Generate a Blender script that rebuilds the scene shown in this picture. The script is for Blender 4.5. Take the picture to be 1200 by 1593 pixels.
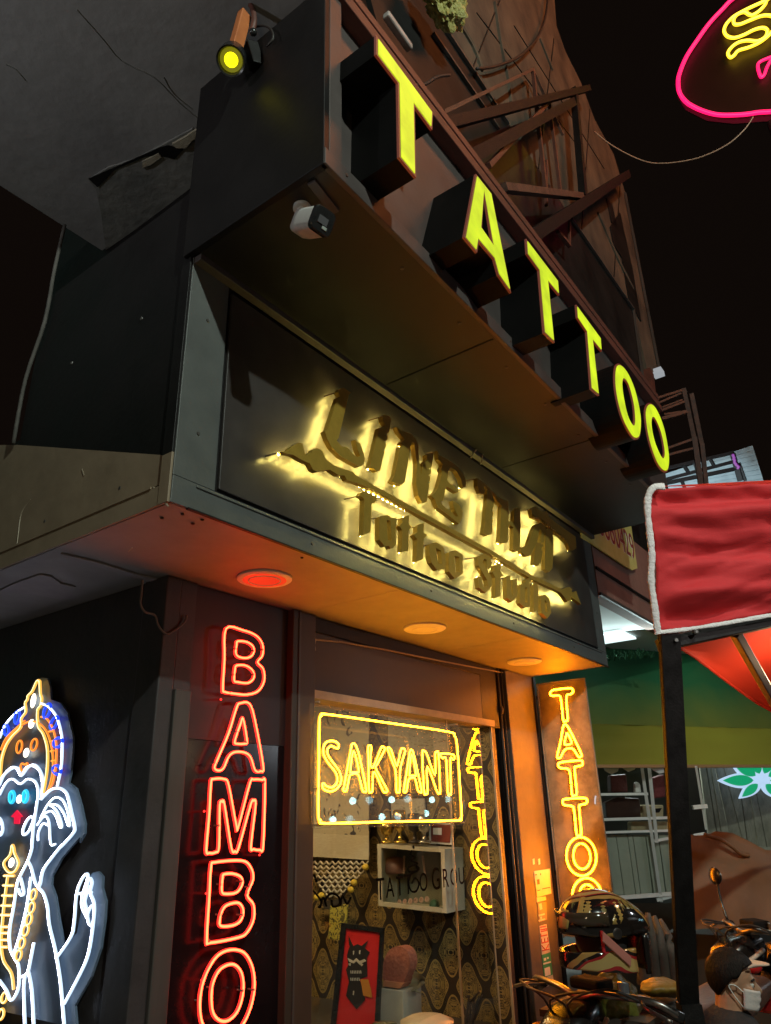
import bpy, bmesh, math, random
from mathutils import Vector, Matrix, noise
from mathutils.geometry import tessellate_polygon
random.seed(7)
S = bpy.context.scene
for o in list(bpy.data.objects): bpy.data.objects.remove(o)
COL = S.collection

# ------------------------------------------------------------------ camera
YAW, PITCH, ROLL, FPX = 0.94522712, 0.39789994, -0.02912085, 1130.6
FW = Vector((math.sin(YAW)*math.cos(PITCH), math.cos(YAW)*math.cos(PITCH), math.sin(PITCH)))
R0 = Vector((math.cos(YAW), -math.sin(YAW), 0)); U0 = R0.cross(FW)
RT = math.cos(ROLL)*R0 + math.sin(ROLL)*U0
UP = -math.sin(ROLL)*R0 + math.cos(ROLL)*U0
CAM = Vector((0, 0, 1.6))
cd = bpy.data.cameras.new('camera'); cam = bpy.data.objects.new('camera', cd); COL.objects.link(cam)
cd.sensor_fit = 'VERTICAL'; cd.sensor_height = 36; cd.sensor_width = 27.1
cd.lens = 36*FPX/1593; cd.clip_start = 0.05; cd.clip_end = 500
cam.matrix_world = Matrix.Translation(CAM) @ Matrix((RT, UP, -FW)).transposed().to_4x4()
S.camera = cam

# ------------------------------------------------------------------ night sky, exposure
W = bpy.data.worlds.new('World'); S.world = W; W.use_nodes = True
wn = W.node_tree; wn.nodes.clear()
wo = wn.nodes.new('ShaderNodeOutputWorld'); b1 = wn.nodes.new('ShaderNodeBackground'); b2 = wn.nodes.new('ShaderNodeBackground')
sk = wn.nodes.new('ShaderNodeTexSky'); sk.sky_type = 'NISHITA'; sk.sun_disc = False
sk.sun_elevation = math.radians(-12); sk.sun_rotation = math.radians(200)
ad = wn.nodes.new('ShaderNodeAddShader')
wn.links.new(sk.outputs[0], b1.inputs[0]); b1.inputs[1].default_value = 0.05
b2.inputs[0].default_value = (1.0, 0.62, 0.45, 1); b2.inputs[1].default_value = 0.0042    # glow of the town on the night sky
wn.links.new(b1.outputs[0], ad.inputs[0]); wn.links.new(b2.outputs[0], ad.inputs[1]); wn.links.new(ad.outputs[0], wo.inputs[0])
S.view_settings.view_transform = 'Standard'; S.view_settings.look = 'None'
S.view_settings.exposure = 0; S.view_settings.gamma = 1
S.render.engine = 'CYCLES'
S.cycles.use_denoising = True
S.cycles.sample_clamp_indirect = 3.0; S.cycles.sample_clamp_direct = 0
S.cycles.max_bounces = 8; S.cycles.transparent_max_bounces = 12
S.cycles.use_light_tree = True
S.cycles.caustics_reflective = False; S.cycles.caustics_refractive = False

# ------------------------------------------------------------------ rays from measured image points to planes of the place
def ray(x, y): return (x-600)/FPX*RT - (y-796.5)/FPX*UP + FW
def PX(x, y, v): d = ray(x, y); return CAM + d*((v-CAM.x)/d.x)
def PY(x, y, v): d = ray(x, y); return CAM + d*((v-CAM.y)/d.y)
def PZ(x, y, v): d = ray(x, y); return CAM + d*((v-CAM.z)/d.z)
def PD(x, y, v): return CAM + ray(x, y)*v
def PN(x, y, p0, n):
    d = ray(x, y); return CAM + d*((Vector(p0)-CAM).dot(n)/d.dot(n))
def cp(ox, oy, s, pts): return [(ox+x/s, oy+y/s) for x, y in pts]
def V(*a): return Vector(a)

# ------------------------------------------------------------------ object helpers
def setp(o, label=None, cat=None, group=None, kind=None):
    if label: o['label'] = label
    if cat: o['category'] = cat
    if group: o['group'] = group
    if kind: o['kind'] = kind
    return o
def thing(name, label, cat, loc=(0, 0, 0), group=None):
    o = bpy.data.objects.new(name, None); COL.objects.link(o); o.location = loc
    o.empty_display_size = 0.1
    return setp(o, label, cat, group)
def link(o, parent):
    COL.objects.link(o)
    if parent:
        o.parent = parent
        M = Matrix.Identity(4); chain = []
        q = parent
        while q: chain.append(q); q = q.parent
        for q in reversed(chain): M = M @ q.matrix_parent_inverse @ Matrix.LocRotScale(q.location, q.rotation_euler, q.scale)
        o.matrix_parent_inverse = M.inverted()
    return o
def obj(name, bm, mat, parent=None, bev=0, smooth=False, label=None, cat=None, group=None, kind=None):
    me = bpy.data.meshes.new(name)
    bmesh.ops.recalc_face_normals(bm, faces=bm.faces[:])
    if smooth:
        for f in bm.faces: f.smooth = True
    bm.to_mesh(me); bm.free()
    for m in (mat if isinstance(mat, (list, tuple)) else [mat]): me.materials.append(m)
    o = bpy.data.objects.new(name, me); link(o, parent)
    if bev:
        b = o.modifiers.new('bevel', 'BEVEL'); b.width = bev; b.segments = 2; b.limit_method = 'ANGLE'
    if smooth == 'auto':
        e = o.modifiers.new('edges', 'EDGE_SPLIT'); e.split_angle = math.radians(40)
    return setp(o, label, cat, group, kind)
def NB(): return bmesh.new()
def box(bm, x0, x1, y0, y1, z0, z1):
    vs = [bm.verts.new((x, y, z)) for x in (x0, x1) for y in (y0, y1) for z in (z0, z1)]
    for f in ((0, 1, 3, 2), (4, 6, 7, 5), (0, 4, 5, 1), (2, 3, 7, 6), (0, 2, 6, 4), (1, 5, 7, 3)): bm.faces.new([vs[i] for i in f])
    return bm
def B(*a): return box(NB(), *a)
def obox(bm, c, ax, ay, az):       # centre and three half-axis vectors
    c, ax, ay, az = map(Vector, (c, ax, ay, az))
    vs = [bm.verts.new(c+i*ax+j*ay+k*az) for i in (-1, 1) for j in (-1, 1) for k in (-1, 1)]
    for f in ((0, 1, 3, 2), (4, 6, 7, 5), (0, 4, 5, 1), (2, 3, 7, 6), (0, 2, 6, 4), (1, 5, 7, 3)): bm.faces.new([vs[i] for i in f])
    return bm
def beam(bm, a, b, w, h=None, up=(0, 0, 1)):
    a, b = Vector(a), Vector(b); d = b-a; L = d.length; d.normalize(); h = h or w
    s = d.cross(Vector(up))
    if s.length < 1e-4: s = d.cross(Vector((1, 0, 0)))
    s.normalize(); u = s.cross(d)
    return obox(bm, (a+b)/2, d*L/2, s*w/2, u*h/2)
def prism(bm, loops, vec):
    vec = Vector(vec); loops = [[Vector(p) for p in l] for l in loops]
    tris = tessellate_polygon(loops)
    flat = [p for l in loops for p in l]
    f = [bm.verts.new(p) for p in flat]; k = [bm.verts.new(p+vec) for p in flat]
    for t in tris:
        try: bm.faces.new([f[i] for i in t]); bm.faces.new([k[i] for i in reversed(t)])
        except ValueError: pass
    n = 0
    for l in loops:
        m = len(l)
        for i in range(m):
            j = (i+1) % m
            try: bm.faces.new((f[n+i], f[n+j], k[n+j], k[n+i]))
            except ValueError: pass
        n += m
    return bm
def smoothpath(pts, closed, sub=4):
    pts = [Vector(p) for p in pts]; n = len(pts); out = []
    if n < 3: return pts
    for i in range(n if closed else n-1):
        if closed: a, b, c, d = pts[i-1], pts[i], pts[(i+1) % n], pts[(i+2) % n]
        else: a, b, c, d = pts[max(i-1, 0)], pts[i], pts[i+1], pts[min(i+2, n-1)]
        for s in range(sub):
            t = s/sub
            out.append(0.5*((2*b)+(c-a)*t+(2*a-5*b+4*c-d)*t*t+(3*b-a-3*c+d)*t**3))
    if not closed: out.append(pts[-1])
    return out
def tube(bm, pts, r, closed=False, seg=6, sub=4, r2=None):
    P = smoothpath(pts, closed, sub) if sub > 1 else [Vector(p) for p in pts]
    n = len(P); rings = []
    ref = Vector((0.31, 0.23, 0.92))
    for i in range(n):
        d = (P[(i+1) % n]-P[i-1]) if closed else (P[min(i+1, n-1)]-P[max(i-1, 0)])
        if d.length < 1e-9: d = Vector((1, 0, 0))
        d.normalize()
        u = d.cross(ref)
        if u.length < 1e-3: u = d.cross(Vector((1, 0, 0)))
        u.normalize(); w = d.cross(u)
        rr = r if r2 is None else r+(r2-r)*i/max(1, n-1)
        rings.append([bm.verts.new(P[i]+rr*(math.cos(6.28319*k/seg)*u+math.sin(6.28319*k/seg)*w)) for k in range(seg)])
    for i in range(n if closed else n-1):
        A, Bq = rings[i], rings[(i+1) % n]
        sh = 0
        if closed and i == n-1:
            sh = min(range(seg), key=lambda s: sum((A[k].co-Bq[(k+s) % seg].co).length for k in range(seg)))
        for k in range(seg):
            bm.faces.new((A[k], A[(k+1) % seg], Bq[(k+1+sh) % seg], Bq[(k+sh) % seg]))
    if not closed: bm.faces.new(rings[0][::-1]); bm.faces.new(rings[-1])
    return bm
def lathe(bm, c, axis, prof, seg=24):    # prof: (distance along the axis, radius)
    c, axis = Vector(c), Vector(axis).normalized()
    u = axis.cross(Vector((0.2, 0.3, 0.9))).normalized(); w = axis.cross(u); rings = []
    for t, r in prof:
        rings.append([bm.verts.new(c+axis*t+max(r, 1e-4)*(math.cos(2*math.pi*k/seg)*u+math.sin(2*math.pi*k/seg)*w)) for k in range(seg)])
    for a, b in zip(rings, rings[1:]):
        for k in range(seg): bm.faces.new((a[k], a[(k+1) % seg], b[(k+1) % seg], b[k]))
    bm.faces.new(rings[0][::-1]); bm.faces.new(rings[-1])
    return bm
def sphere(bm, c, r, seg=16, rings=10, sc=(1, 1, 1), M=None):
    mat = Matrix.Translation(c) @ (M.to_4x4() if M else Matrix.Identity(4)) @ Matrix.Diagonal((r*sc[0], r*sc[1], r*sc[2], 1))
    bmesh.ops.create_uvsphere(bm, u_segments=seg, v_segments=rings, radius=1, matrix=mat); return bm
def sheet(bm, rows):                      # grid of points -> quads
    g = [[bm.verts.new(p) for p in r] for r in rows]
    for a, b in zip(g, g[1:]):
        for i in range(len(a)-1): bm.faces.new((a[i], a[i+1], b[i+1], b[i]))
    return bm
def thick(o, t):
    m = o.modifiers.new('solid', 'SOLIDIFY'); m.thickness = t; m.offset = 0; return o

# ------------------------------------------------------------------ materials
def mat(name, base, rough=0.6, base2=None, scale=8, metal=0, bump=0.0, bscale=None, rvar=0.0, spec=0.5, detail=6, stretch=None, sharp=False):
    m = bpy.data.materials.new(name); m.use_nodes = True; n = m.node_tree; p = n.nodes['Principled BSDF']
    p.inputs['Base Color'].default_value = (*base, 1); p.inputs['Roughness'].default_value = rough
    p.inputs['Metallic'].default_value = metal; p.inputs['Specular IOR Level'].default_value = spec
    tc = n.nodes.new('ShaderNodeTexCoord'); src = tc.outputs['Object']
    if stretch:
        mp = n.nodes.new('ShaderNodeMapping'); mp.inputs['Scale'].default_value = stretch; n.links.new(src, mp.inputs[0]); src = mp.outputs[0]
    if base2 or rvar:
        nz = n.nodes.new('ShaderNodeTexNoise'); nz.inputs['Scale'].default_value = scale; nz.inputs['Detail'].default_value = detail; nz.inputs['Roughness'].default_value = 0.62
        n.links.new(src, nz.inputs['Vector'])
        cr = n.nodes.new('ShaderNodeValToRGB'); w = 0.06 if sharp else 0.2
        cr.color_ramp.elements[0].position = 0.5-w; cr.color_ramp.elements[1].position = 0.5+w
        n.links.new(nz.outputs['Fac'], cr.inputs[0])
        if base2:
            cr.color_ramp.elements[0].color = (*base, 1); cr.color_ramp.elements[1].color = (*base2, 1)
            n.links.new(cr.outputs[0], p.inputs['Base Color'])
        if rvar:
            mr = n.nodes.new('ShaderNodeMapRange'); mr.inputs['To Min'].default_value = max(0.02, rough-rvar); mr.inputs['To Max'].default_value = min(1, rough+rvar)
            n.links.new(nz.outputs['Fac'], mr.inputs[0]); n.links.new(mr.outputs[0], p.inputs['Roughness'])
    if bump:
        n2 = n.nodes.new('ShaderNodeTexNoise'); n2.inputs['Scale'].default_value = bscale or scale*6; n2.inputs['Detail'].default_value = 4
        n.links.new(src, n2.inputs['Vector'])
        bp = n.nodes.new('ShaderNodeBump'); bp.inputs['Strength'].default_value = bump; bp.inputs['Distance'].default_value = 0.01
        n.links.new(n2.outputs['Fac'], bp.inputs['Height']); n.links.new(bp.outputs[0], p.inputs['Normal'])
    return m
def emit(name, col, strength=1.0):
    m = bpy.data.materials.new(name); m.use_nodes = True; p = m.node_tree.nodes['Principled BSDF']
    p.inputs['Base Color'].default_value = (0.05, 0.05, 0.05, 1); p.inputs['Roughness'].default_value = 0.4
    mx = max(col); p.inputs['Emission Color'].default_value = (*[c/mx for c in col], 1); p.inputs['Emission Strength'].default_value = strength*mx
    return m
def glassmat(name, tint=(1, 1, 1), refl=1.5, rough=0.01, haze=0):
    m = bpy.data.materials.new(name); m.use_nodes = True; n = m.node_tree; n.nodes.remove(n.nodes['Principled BSDF'])
    out = n.nodes['Material Output']; tr = n.nodes.new('ShaderNodeBsdfTransparent'); gl = n.nodes.new('ShaderNodeBsdfGlossy'); mx = n.nodes.new('ShaderNodeMixShader')
    fr = n.nodes.new('ShaderNodeFresnel'); ge = n.nodes.new('ShaderNodeNewGeometry'); mr = n.nodes.new('ShaderNodeMapRange')
    mr.inputs['To Min'].default_value = refl; mr.inputs['To Max'].default_value = 1/refl      # same reflection on both faces of the sheet
    n.links.new(ge.outputs['Backfacing'], mr.inputs[0]); n.links.new(mr.outputs[0], fr.inputs[0])
    tr.inputs[0].default_value = (*tint, 1); gl.inputs['Roughness'].default_value = rough
    last = tr.outputs[0]
    if haze:
        df = n.nodes.new('ShaderNodeBsdfDiffuse'); m2 = n.nodes.new('ShaderNodeMixShader'); m2.inputs[0].default_value = haze
        n.links.new(tr.outputs[0], m2.inputs[1]); n.links.new(df.outputs[0], m2.inputs[2]); last = m2.outputs[0]
    n.links.new(fr.outputs[0], mx.inputs[0]); n.links.new(last, mx.inputs[1]); n.links.new(gl.outputs[0], mx.inputs[2]); n.links.new(mx.outputs[0], out.inputs[0])
    return m
def cloth(name, base, base2, trans=0.4, bump=0.3, scale=4):
    m = mat(name, base, 0.8, base2, scale, bump=bump*.35, bscale=200)
    n = m.node_tree; p = n.nodes['Principled BSDF']; out = n.nodes['Material Output']
    t = n.nodes.new('ShaderNodeBsdfTranslucent'); mx = n.nodes.new('ShaderNodeMixShader'); mx.inputs[0].default_value = trans
    t.inputs[0].default_value = (*base, 1)
    n.links.new(p.outputs[0], mx.inputs[1]); n.links.new(t.outputs[0], mx.inputs[2]); n.links.new(mx.outputs[0], out.inputs[0])
    return m

M_BLACK = mat('black_paint', (0.006, 0.005, 0.005), 0.5, (0.011, 0.009, 0.009), 3, bump=0.12, bscale=30, rvar=0.12, spec=.25)
M_FASCIA = mat('fascia_paint', (0.045, 0.036, 0.034), 0.5, (0.075, 0.06, 0.056), 4, bump=0.1, bscale=25, rvar=0.1)
M_UNDER = mat('overhang_underside', (0.0055, 0.005, 0.0035), 0.55, (0.010, 0.009, 0.006), 2, bump=0.1, bscale=15, rvar=0.1)
M_FRAME = mat('sign_frame_paint', (0.075, 0.08, 0.078), 0.5, (0.10, 0.105, 0.10), 6, bump=0.1, bscale=60, rvar=0.1)
M_SIDE = mat('side_panel_tan', (0.22, 0.165, 0.11), 0.55, (0.30, 0.23, 0.155), 5, bump=0.2, bscale=12, rvar=0.1)
M_PANEL = mat('sign_panel_gloss', (0.036, 0.031, 0.03), 0.30, (0.055, 0.048, 0.046), 7, bump=0.02, bscale=18, rvar=0.04, spec=0.30)
M_SOFFIT = mat('soffit_board', (0.22, 0.212, 0.205), 0.6, (0.28, 0.27, 0.262), 5, bump=0.12, bscale=14)
M_PATCH = mat('soffit_patch', (0.25, 0.23, 0.24), 0.7, (0.32, 0.3, 0.3), 9, bump=0.1)
M_WALL = mat('dark_wall_paint', (0.030, 0.026, 0.028), 0.5, (0.055, 0.046, 0.048), 6, bump=0.25, bscale=25, rvar=0.15)
M_COLUMN = mat('column_metal', (0.045, 0.04, 0.036), 0.45, (0.075, 0.066, 0.06), 9, bump=0.15, bscale=40, rvar=0.1, stretch=(1, 1, 0.15))
M_BROWN = mat('brown_panel', (0.034, 0.021, 0.014), 0.5, (0.05, 0.03, 0.019), 3, bump=0.1, bscale=20, rvar=0.1)
M_PIER = mat('pier_paint', (0.075, 0.066, 0.058), 0.6, (0.105, 0.093, 0.08), 6, bump=0.2, bscale=22)
M_TRIM = mat('window_trim', (0.3, 0.27, 0.2), 0.4, (0.42, 0.36, 0.26), 12, bump=0.1, rvar=0.1)
M_CONC = mat('concrete_soffit', (0.20, 0.20, 0.205), 0.8, (0.31, 0.31, 0.31), 1.3, bump=0.5, bscale=12, detail=9)
M_CONC2 = mat('patched_concrete', (0.13, 0.135, 0.13), 0.85, (0.25, 0.25, 0.23), 5, bump=0.7, bscale=20, detail=9)
M_TEAL = mat('alley_wall', (0.07, 0.15, 0.15), 0.8, (0.14, 0.20, 0.18), 2, bump=0.4, bscale=8)
M_LBLACK = mat('letter_side_black', (.002, .0018, .0018), .6, (.004, .0035, .0035), 6, spec=.12)
M_GLASS = glassmat('window_glass', (0.94, 0.96, 0.94), 1.55)
M_GLASSDARK = mat('blackened_glass', (0.005, 0.003, 0.004), 0.2, (0.012, 0.008, 0.009), 3, spec=0.22, rvar=.06)
M_ACRYLIC = glassmat('clear_acrylic', (0.97, 0.97, 0.95), 1.16, 0.03, .035)
M_GOLD = mat('brushed_gold', (0.40, 0.25, 0.035), 0.45, (0.48, 0.30, 0.045), 30, metal=0.35, bump=0.05, bscale=80)
M_STEEL = mat('rusty_steel', (0.035, 0.022, 0.018), 0.6, (0.13, 0.06, 0.04), 14, bump=0.3, bscale=60, rvar=0.15)
M_REDSTEEL = mat('red_oxide_steel', (0.14, 0.045, 0.03), 0.55, (0.07, 0.03, 0.022), 8, bump=0.3, bscale=50, stretch=(0.3, 1, 1))
M_DARKSTEEL = mat('black_steel', (0.007, 0.006, 0.006), 0.55, (0.016, 0.014, 0.014), 20, bump=0.22, bscale=120, rvar=0.1, spec=.15)
M_HOARD = mat('stained_hoarding', (0.020, 0.017, 0.013), 0.9, (0.115, 0.092, 0.062), 2.6, bump=0.8, bscale=5, detail=10, stretch=(1, 1, 0.6))
M_HOARD2 = mat('dark_hoarding', (0.008, 0.008, 0.008), 0.4, (0.022, 0.021, 0.020), 3, bump=0.3, bscale=6, spec=.15)
M_WHITEPLASTIC = mat('white_plastic', (0.55, 0.54, 0.52), 0.45, (0.65, 0.64, 0.61), 20)
M_WHITE = mat('white_paint', (0.7, 0.7, 0.68), 0.5, (0.8, 0.8, 0.78), 14, bump=0.1)
M_BLACKPLASTIC = mat('black_plastic', (0.012, 0.012, 0.013), 0.25, (0.02, 0.02, 0.02), 30)
M_LENS = mat('lens_glass', (0.10, 0.10, 0.11), 0.08, spec=0.9)
M_CABLE = mat('cable', (0.13, 0.11, 0.10), 0.6)
M_CABLEB = mat('black_cable', (0.02, 0.015, 0.013), 0.6)
M_REDTRIM = emit('red_letter_trim', (0.11, 0.014, 0.004), 1.0)
M_YELLOW = emit('letter_face_light', (0.60, 0.78, 0.006), 1.0)
_n = M_YELLOW.node_tree; _p = _n.nodes['Principled BSDF']; _t = _n.nodes.new('ShaderNodeTexCoord'); _z = _n.nodes.new('ShaderNodeTexNoise'); _z.inputs['Scale'].default_value = 7; _z.inputs['Detail'].default_value = 4
_m = _n.nodes.new('ShaderNodeMapRange'); _m.inputs['From Min'].default_value = .3; _m.inputs['From Max'].default_value = .72; _m.inputs['To Min'].default_value = .62; _m.inputs['To Max'].default_value = 1.05
_n.links.new(_t.outputs['Object'], _z.inputs['Vector']); _n.links.new(_z.outputs['Fac'], _m.inputs[0]); _n.links.new(_m.outputs[0], _p.inputs['Emission Strength'])
M_LED = emit('led_light', (1.0, 0.80, 0.19), 235.0)
N_RED = (emit('neon_red_sleeve', (1.0, 0.018, 0.012), 3.2), emit('neon_red_core', (26.0, 0.75, 0.24), 1.0))
N_YEL = (emit('neon_yellow_sleeve', (1.0, 0.40, 0.02), 1.8), emit('neon_yellow_core', (75, 24.5, 0.32), 1.0))
N_ORG = (emit('neon_amber_sleeve', (1.0, 0.30, 0.008), 2.0), emit('neon_amber_core', (150, 34, 0.30), 1.0))
N_WHT = (emit('neon_white_sleeve', (0.62, 0.8, 1.0), 1.3), emit('neon_white_core', (9.5, 10, 13), 1.0))
N_GLD = (emit('neon_gold_sleeve', (1.0, 0.5, 0.08), 1.3), emit('neon_gold_core', (2.6, 2.0, 0.9), 1.0))
N_DOR = (emit('neon_orange_sleeve', (1.0, 0.22, 0.02), 1.2), emit('neon_orange_core', (1.8, 0.6, 0.08), 1.0))
N_BLU = (emit('neon_blue_sleeve', (0.015, 0.06, 1.0), 1.2), emit('neon_blue_core', (0.05, 0.2, 1.8), 1.0))
N_CYN = (emit('neon_cyan_sleeve', (0.02, 0.6, 1.0), 1.2), emit('neon_cyan_core', (0.1, 1.1, 1.5), 1.0))
N_PNK = (emit('neon_pink_sleeve', (1.0, 0.006, 0.10), 2.2), emit('neon_pink_core', (3.2, 0.10, 0.42), 1.0))
N_SNK = (emit('neon_lemon_sleeve', (1.0, 0.62, 0.02), 2.4), emit('neon_lemon_core', (4.5, 3.4, 0.22), 1.0))

def lamp(name, loc, power, col, radius=0.05, spot=None, aim=None, blend=0.3):
    l = bpy.data.lights.new(name, 'SPOT' if spot else 'POINT'); l.energy = power; l.color = col; l.shadow_soft_size = radius
    o = bpy.data.objects.new(name, l); COL.objects.link(o); o.location = loc
    if spot:
        l.spot_size = math.radians(spot); l.spot_blend = blend
        o.rotation_euler = (Vector(aim)-Vector(loc)).to_track_quat('-Z', 'Y').to_euler()
    return o
def area(name, loc, power, col, sx, sy, aim):
    l = bpy.data.lights.new(name, 'AREA'); l.energy = power; l.color = col; l.shape = 'RECTANGLE'; l.size = sx; l.size_y = sy
    o = bpy.data.objects.new(name, l); COL.objects.link(o); o.location = loc
    o.rotation_euler = (Vector(aim)-Vector(loc)).to_track_quat('-Z', 'Y').to_euler(); return o

# ================================================================== THE SETTING
yS, yW, yO = 1.90, 2.54, 1.20            # sign box front, shopfront, overhang front
xL, xR = 1.385, 5.43                     # left and right ends of the shop's sign box
zB, zT = 2.60, 3.65                      # underside and top of the sign box
M_ROAD = mat('asphalt', (0.035, 0.035, 0.036), 0.85, (0.06, 0.058, 0.055), 12, bump=0.5, bscale=120)
M_PAVE = mat('paving', (0.14, 0.13, 0.12), 0.8, (0.2, 0.19, 0.175), 6, bump=0.3, bscale=60)
obj('ground', B(-120, 120, -120, 120, -0.5, -0.15), M_ROAD, kind='structure')
obj('pavement', B(-6, 40, 0.3, 30, -0.15, 0.0), M_PAVE, bev=0.02, kind='structure')
obj('road', sheet(NB(), [[(-100, -8, -0.145), (100, -8, -0.145)], [(-100, 0.28, -0.145), (100, 0.28, -0.145)]]), M_ROAD, kind='structure')

# ---- the shop building
SH = thing('shop_building', 'narrow black painted tattoo shop on the street corner with a lit front window', 'building', (1.9, 2.6, 0))
obj('side_wall', B(1.39, 1.55, yS+.012, 3.05, zB+.02, 4.03), M_BLACK, SH)
obj('side_wall', B(1.775, 1.9, 1.97, 3.84, 4.03, 9.5), M_BLACK, SH)
obj('ledge', B(1.40, 1.9, yS+.012, 3.05, 3.99, 4.03), M_BLACK, SH)
obj('side_wall', B(1.39, 1.55, 3.05, 6.0, zB+.02, 3.235), M_BLACK, SH)
b = NB(); prism(b, [[V(1.39, yS+.056, zB+.083), V(1.39, yS+.056, 2.795), V(1.39, 3.06, 3.21), V(1.39, 6.0, 4.2), V(1.39, 6.0, zB+.083)]], (-.004, 0, 0)); obj('lit_side_band', b, M_SIDE, SH)  # lit part of the side wall painted tan below its shadow edge
obj('lower_side_wall', B(1.90, 1.99, yW+.05, 7, 0, zB), M_WALL, SH)
obj('soffit', B(1.40, xR-.004, yS+.012, 7, zB+.004, zB+.019), M_SOFFIT, SH)
obj('upper_wall', B(1.9, 7.5, 2.3, 2.6, zT+.06, 9.5), M_HOARD2, SH)
# side corner frame strip and the fascia trims of the side face
obj('trim', B(xL-.006, xL+.004, yS+.0, yS+.055, zB, 2.79), M_SIDE, SH, bev=.002)  # corner strip painted tan where lit, black above where shaded
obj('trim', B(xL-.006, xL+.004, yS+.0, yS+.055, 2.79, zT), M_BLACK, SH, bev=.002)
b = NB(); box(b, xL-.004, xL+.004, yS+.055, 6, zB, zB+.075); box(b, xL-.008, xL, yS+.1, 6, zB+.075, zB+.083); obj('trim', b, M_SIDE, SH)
# shopfront columns
def col(x0, x1, m, y0=yW-.03, y1=yW+.06, z1=zB): return obj('column', B(x0, x1, y0, y1, 0, z1), m, SH, bev=.004)
obj('corner_post', B(1.885, 1.965, yW+.0, yW+.16, 0, zB), M_WALL, SH, bev=.006)
col(1.967, 2.052, M_COLUMN, yW-.012, yW+.06, 2.12)
b = NB(); box(b, 1.967, 2.052, yW+.004, yW+.06, 2.12, zB); obj('column', b, M_WALL, SH)  # upper column painted darker, as shaded under the sign box
obj('black_panel', B(2.052, 2.66, yW+.02, yW+.05, 1.93, zB), mat('dark_red_brown_panel', (0.018, 0.008, 0.009), .5, (0.026, 0.011, 0.012), 4, bump=.1, rvar=.1), SH)
obj('blackened_window', B(2.052, 2.66, yW+.022, yW+.05, 0, 1.928), M_GLASSDARK, SH)
col(2.66, 2.83, M_BROWN, yW-.02, yW+.06)
b = NB(); box(b, 2.70, 2.712, yW-.026, yW-.018, 0, zB); obj('trim', b, M_COLUMN, SH)
obj('transom_panel', B(2.83, 4.62, yW+.012, yW+.05, 2.215, 2.52), M_BROWN, SH, bev=.003)
obj('transom_end', B(4.62, 4.86, yW+.012, yW+.05, 2.17, zB), M_BLACK, SH, bev=.003)
obj('lintel', B(2.83, 4.62, yW-.0, yW+.06, 2.52, zB), M_BLACK, SH, bev=.003)
b = NB(); tube(b, [PY(488, 995, yW), PY(530, 999, yW), PY(600, 1011, yW), PY(700, 1031, yW), PY(786, 1047, yW)], .005, sub=3); obj('sealant_bead', b, M_SIDE, SH)
b = NB(); tube(b, [PY(490, 994, yW), PY(489, 1003, yW), PY(491, 1012, yW-.004)], .009, sub=3, r2=.004); obj('sealant_drip', b, M_TRIM, SH, smooth=True)
# pier, pipe and jamb at the right
obj('pier', B(4.96, xR-.02, yW-.02, yW+.16, 0, zB), M_PIER, SH, bev=.006)
obj('pier_corner', B(xR-.02, xR+.03, yW-.03, yW+.16, 0, zB), M_BLACK, SH, bev=.004)
obj('door_jamb', B(4.745, 4.80, yW+.02, yW+.15, 0, 2.17), M_BROWN, SH, bev=.004)
obj('door_jamb', B(4.86, 4.96, yW+.02, yW+.1, 0, zB), M_BLACK, SH)
b = NB(); tube(b, [(4.885, yW+.008, 0), (4.885, yW+.008, zB)], .010, sub=1, seg=10); obj('conduit', b, M_COLUMN, SH, smooth=True)
b = NB(); tube(b, [(4.925, yW+.0, 0), (4.925, yW+.0, zB)], .008, sub=1, seg=8); obj('conduit', b, M_CABLEB, SH, smooth=True)
b = NB(); sphere(b, (4.884, yW+.0, 2.30), .02, 8, 6, (1, .8, 1.6)); obj('pipe_clip', b, M_COLUMN, SH, smooth=True)
# big window
yG = yW+.135                                                # the pane sits back in its frame
WIN = obj('window_frame', (lambda b: (box(b, 2.83, 4.745, yW-.012, yW+.155, 2.172, 2.213), box(b, 2.826, 2.838, yW+.0, yW+.155, 0, 2.172), box(b, 4.735, 4.745, yW+.015, yW+.03, 0, 2.172)) and b)(NB()), M_TRIM, SH)
obj('pane', B(2.839, 4.16, yG, yG+.006, 0.05, 2.172), M_GLASS, WIN)
tl = math.radians(4); lf0, lf1 = V(4.64-.49*math.cos(tl), 2.60-.49*math.sin(tl), 0), V(4.64, 2.60, 0); lm = (lf0+lf1)/2; ld = (lf1-lf0)/2; ln = V(-math.sin(tl), math.cos(tl), 0)
obj('pane', obox(NB(), lm+V(0, 0, 1.11), ld, ln*.003, V(0, 0, 1.06)), M_GLASS, WIN, label='narrow glass leaf standing slightly ajar at the right of the window')
obj('edge_strip', obox(NB(), lf0+V(0, 0, 1.11), ld.normalized()*.004, ln*.006, V(0, 0, 1.06)), M_TRIM, WIN)
obj('edge_strip', obox(NB(), lf1+V(0, 0, 1.11), ld.normalized()*.003, ln*.004, V(0, 0, 1.06)), M_TRIM, WIN)
b = NB(); box(b, 2.839, 4.72, yG-.012, yG-.002, 2.160, 2.171); obj('edge_strip', b, M_TRIM, WIN)
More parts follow.
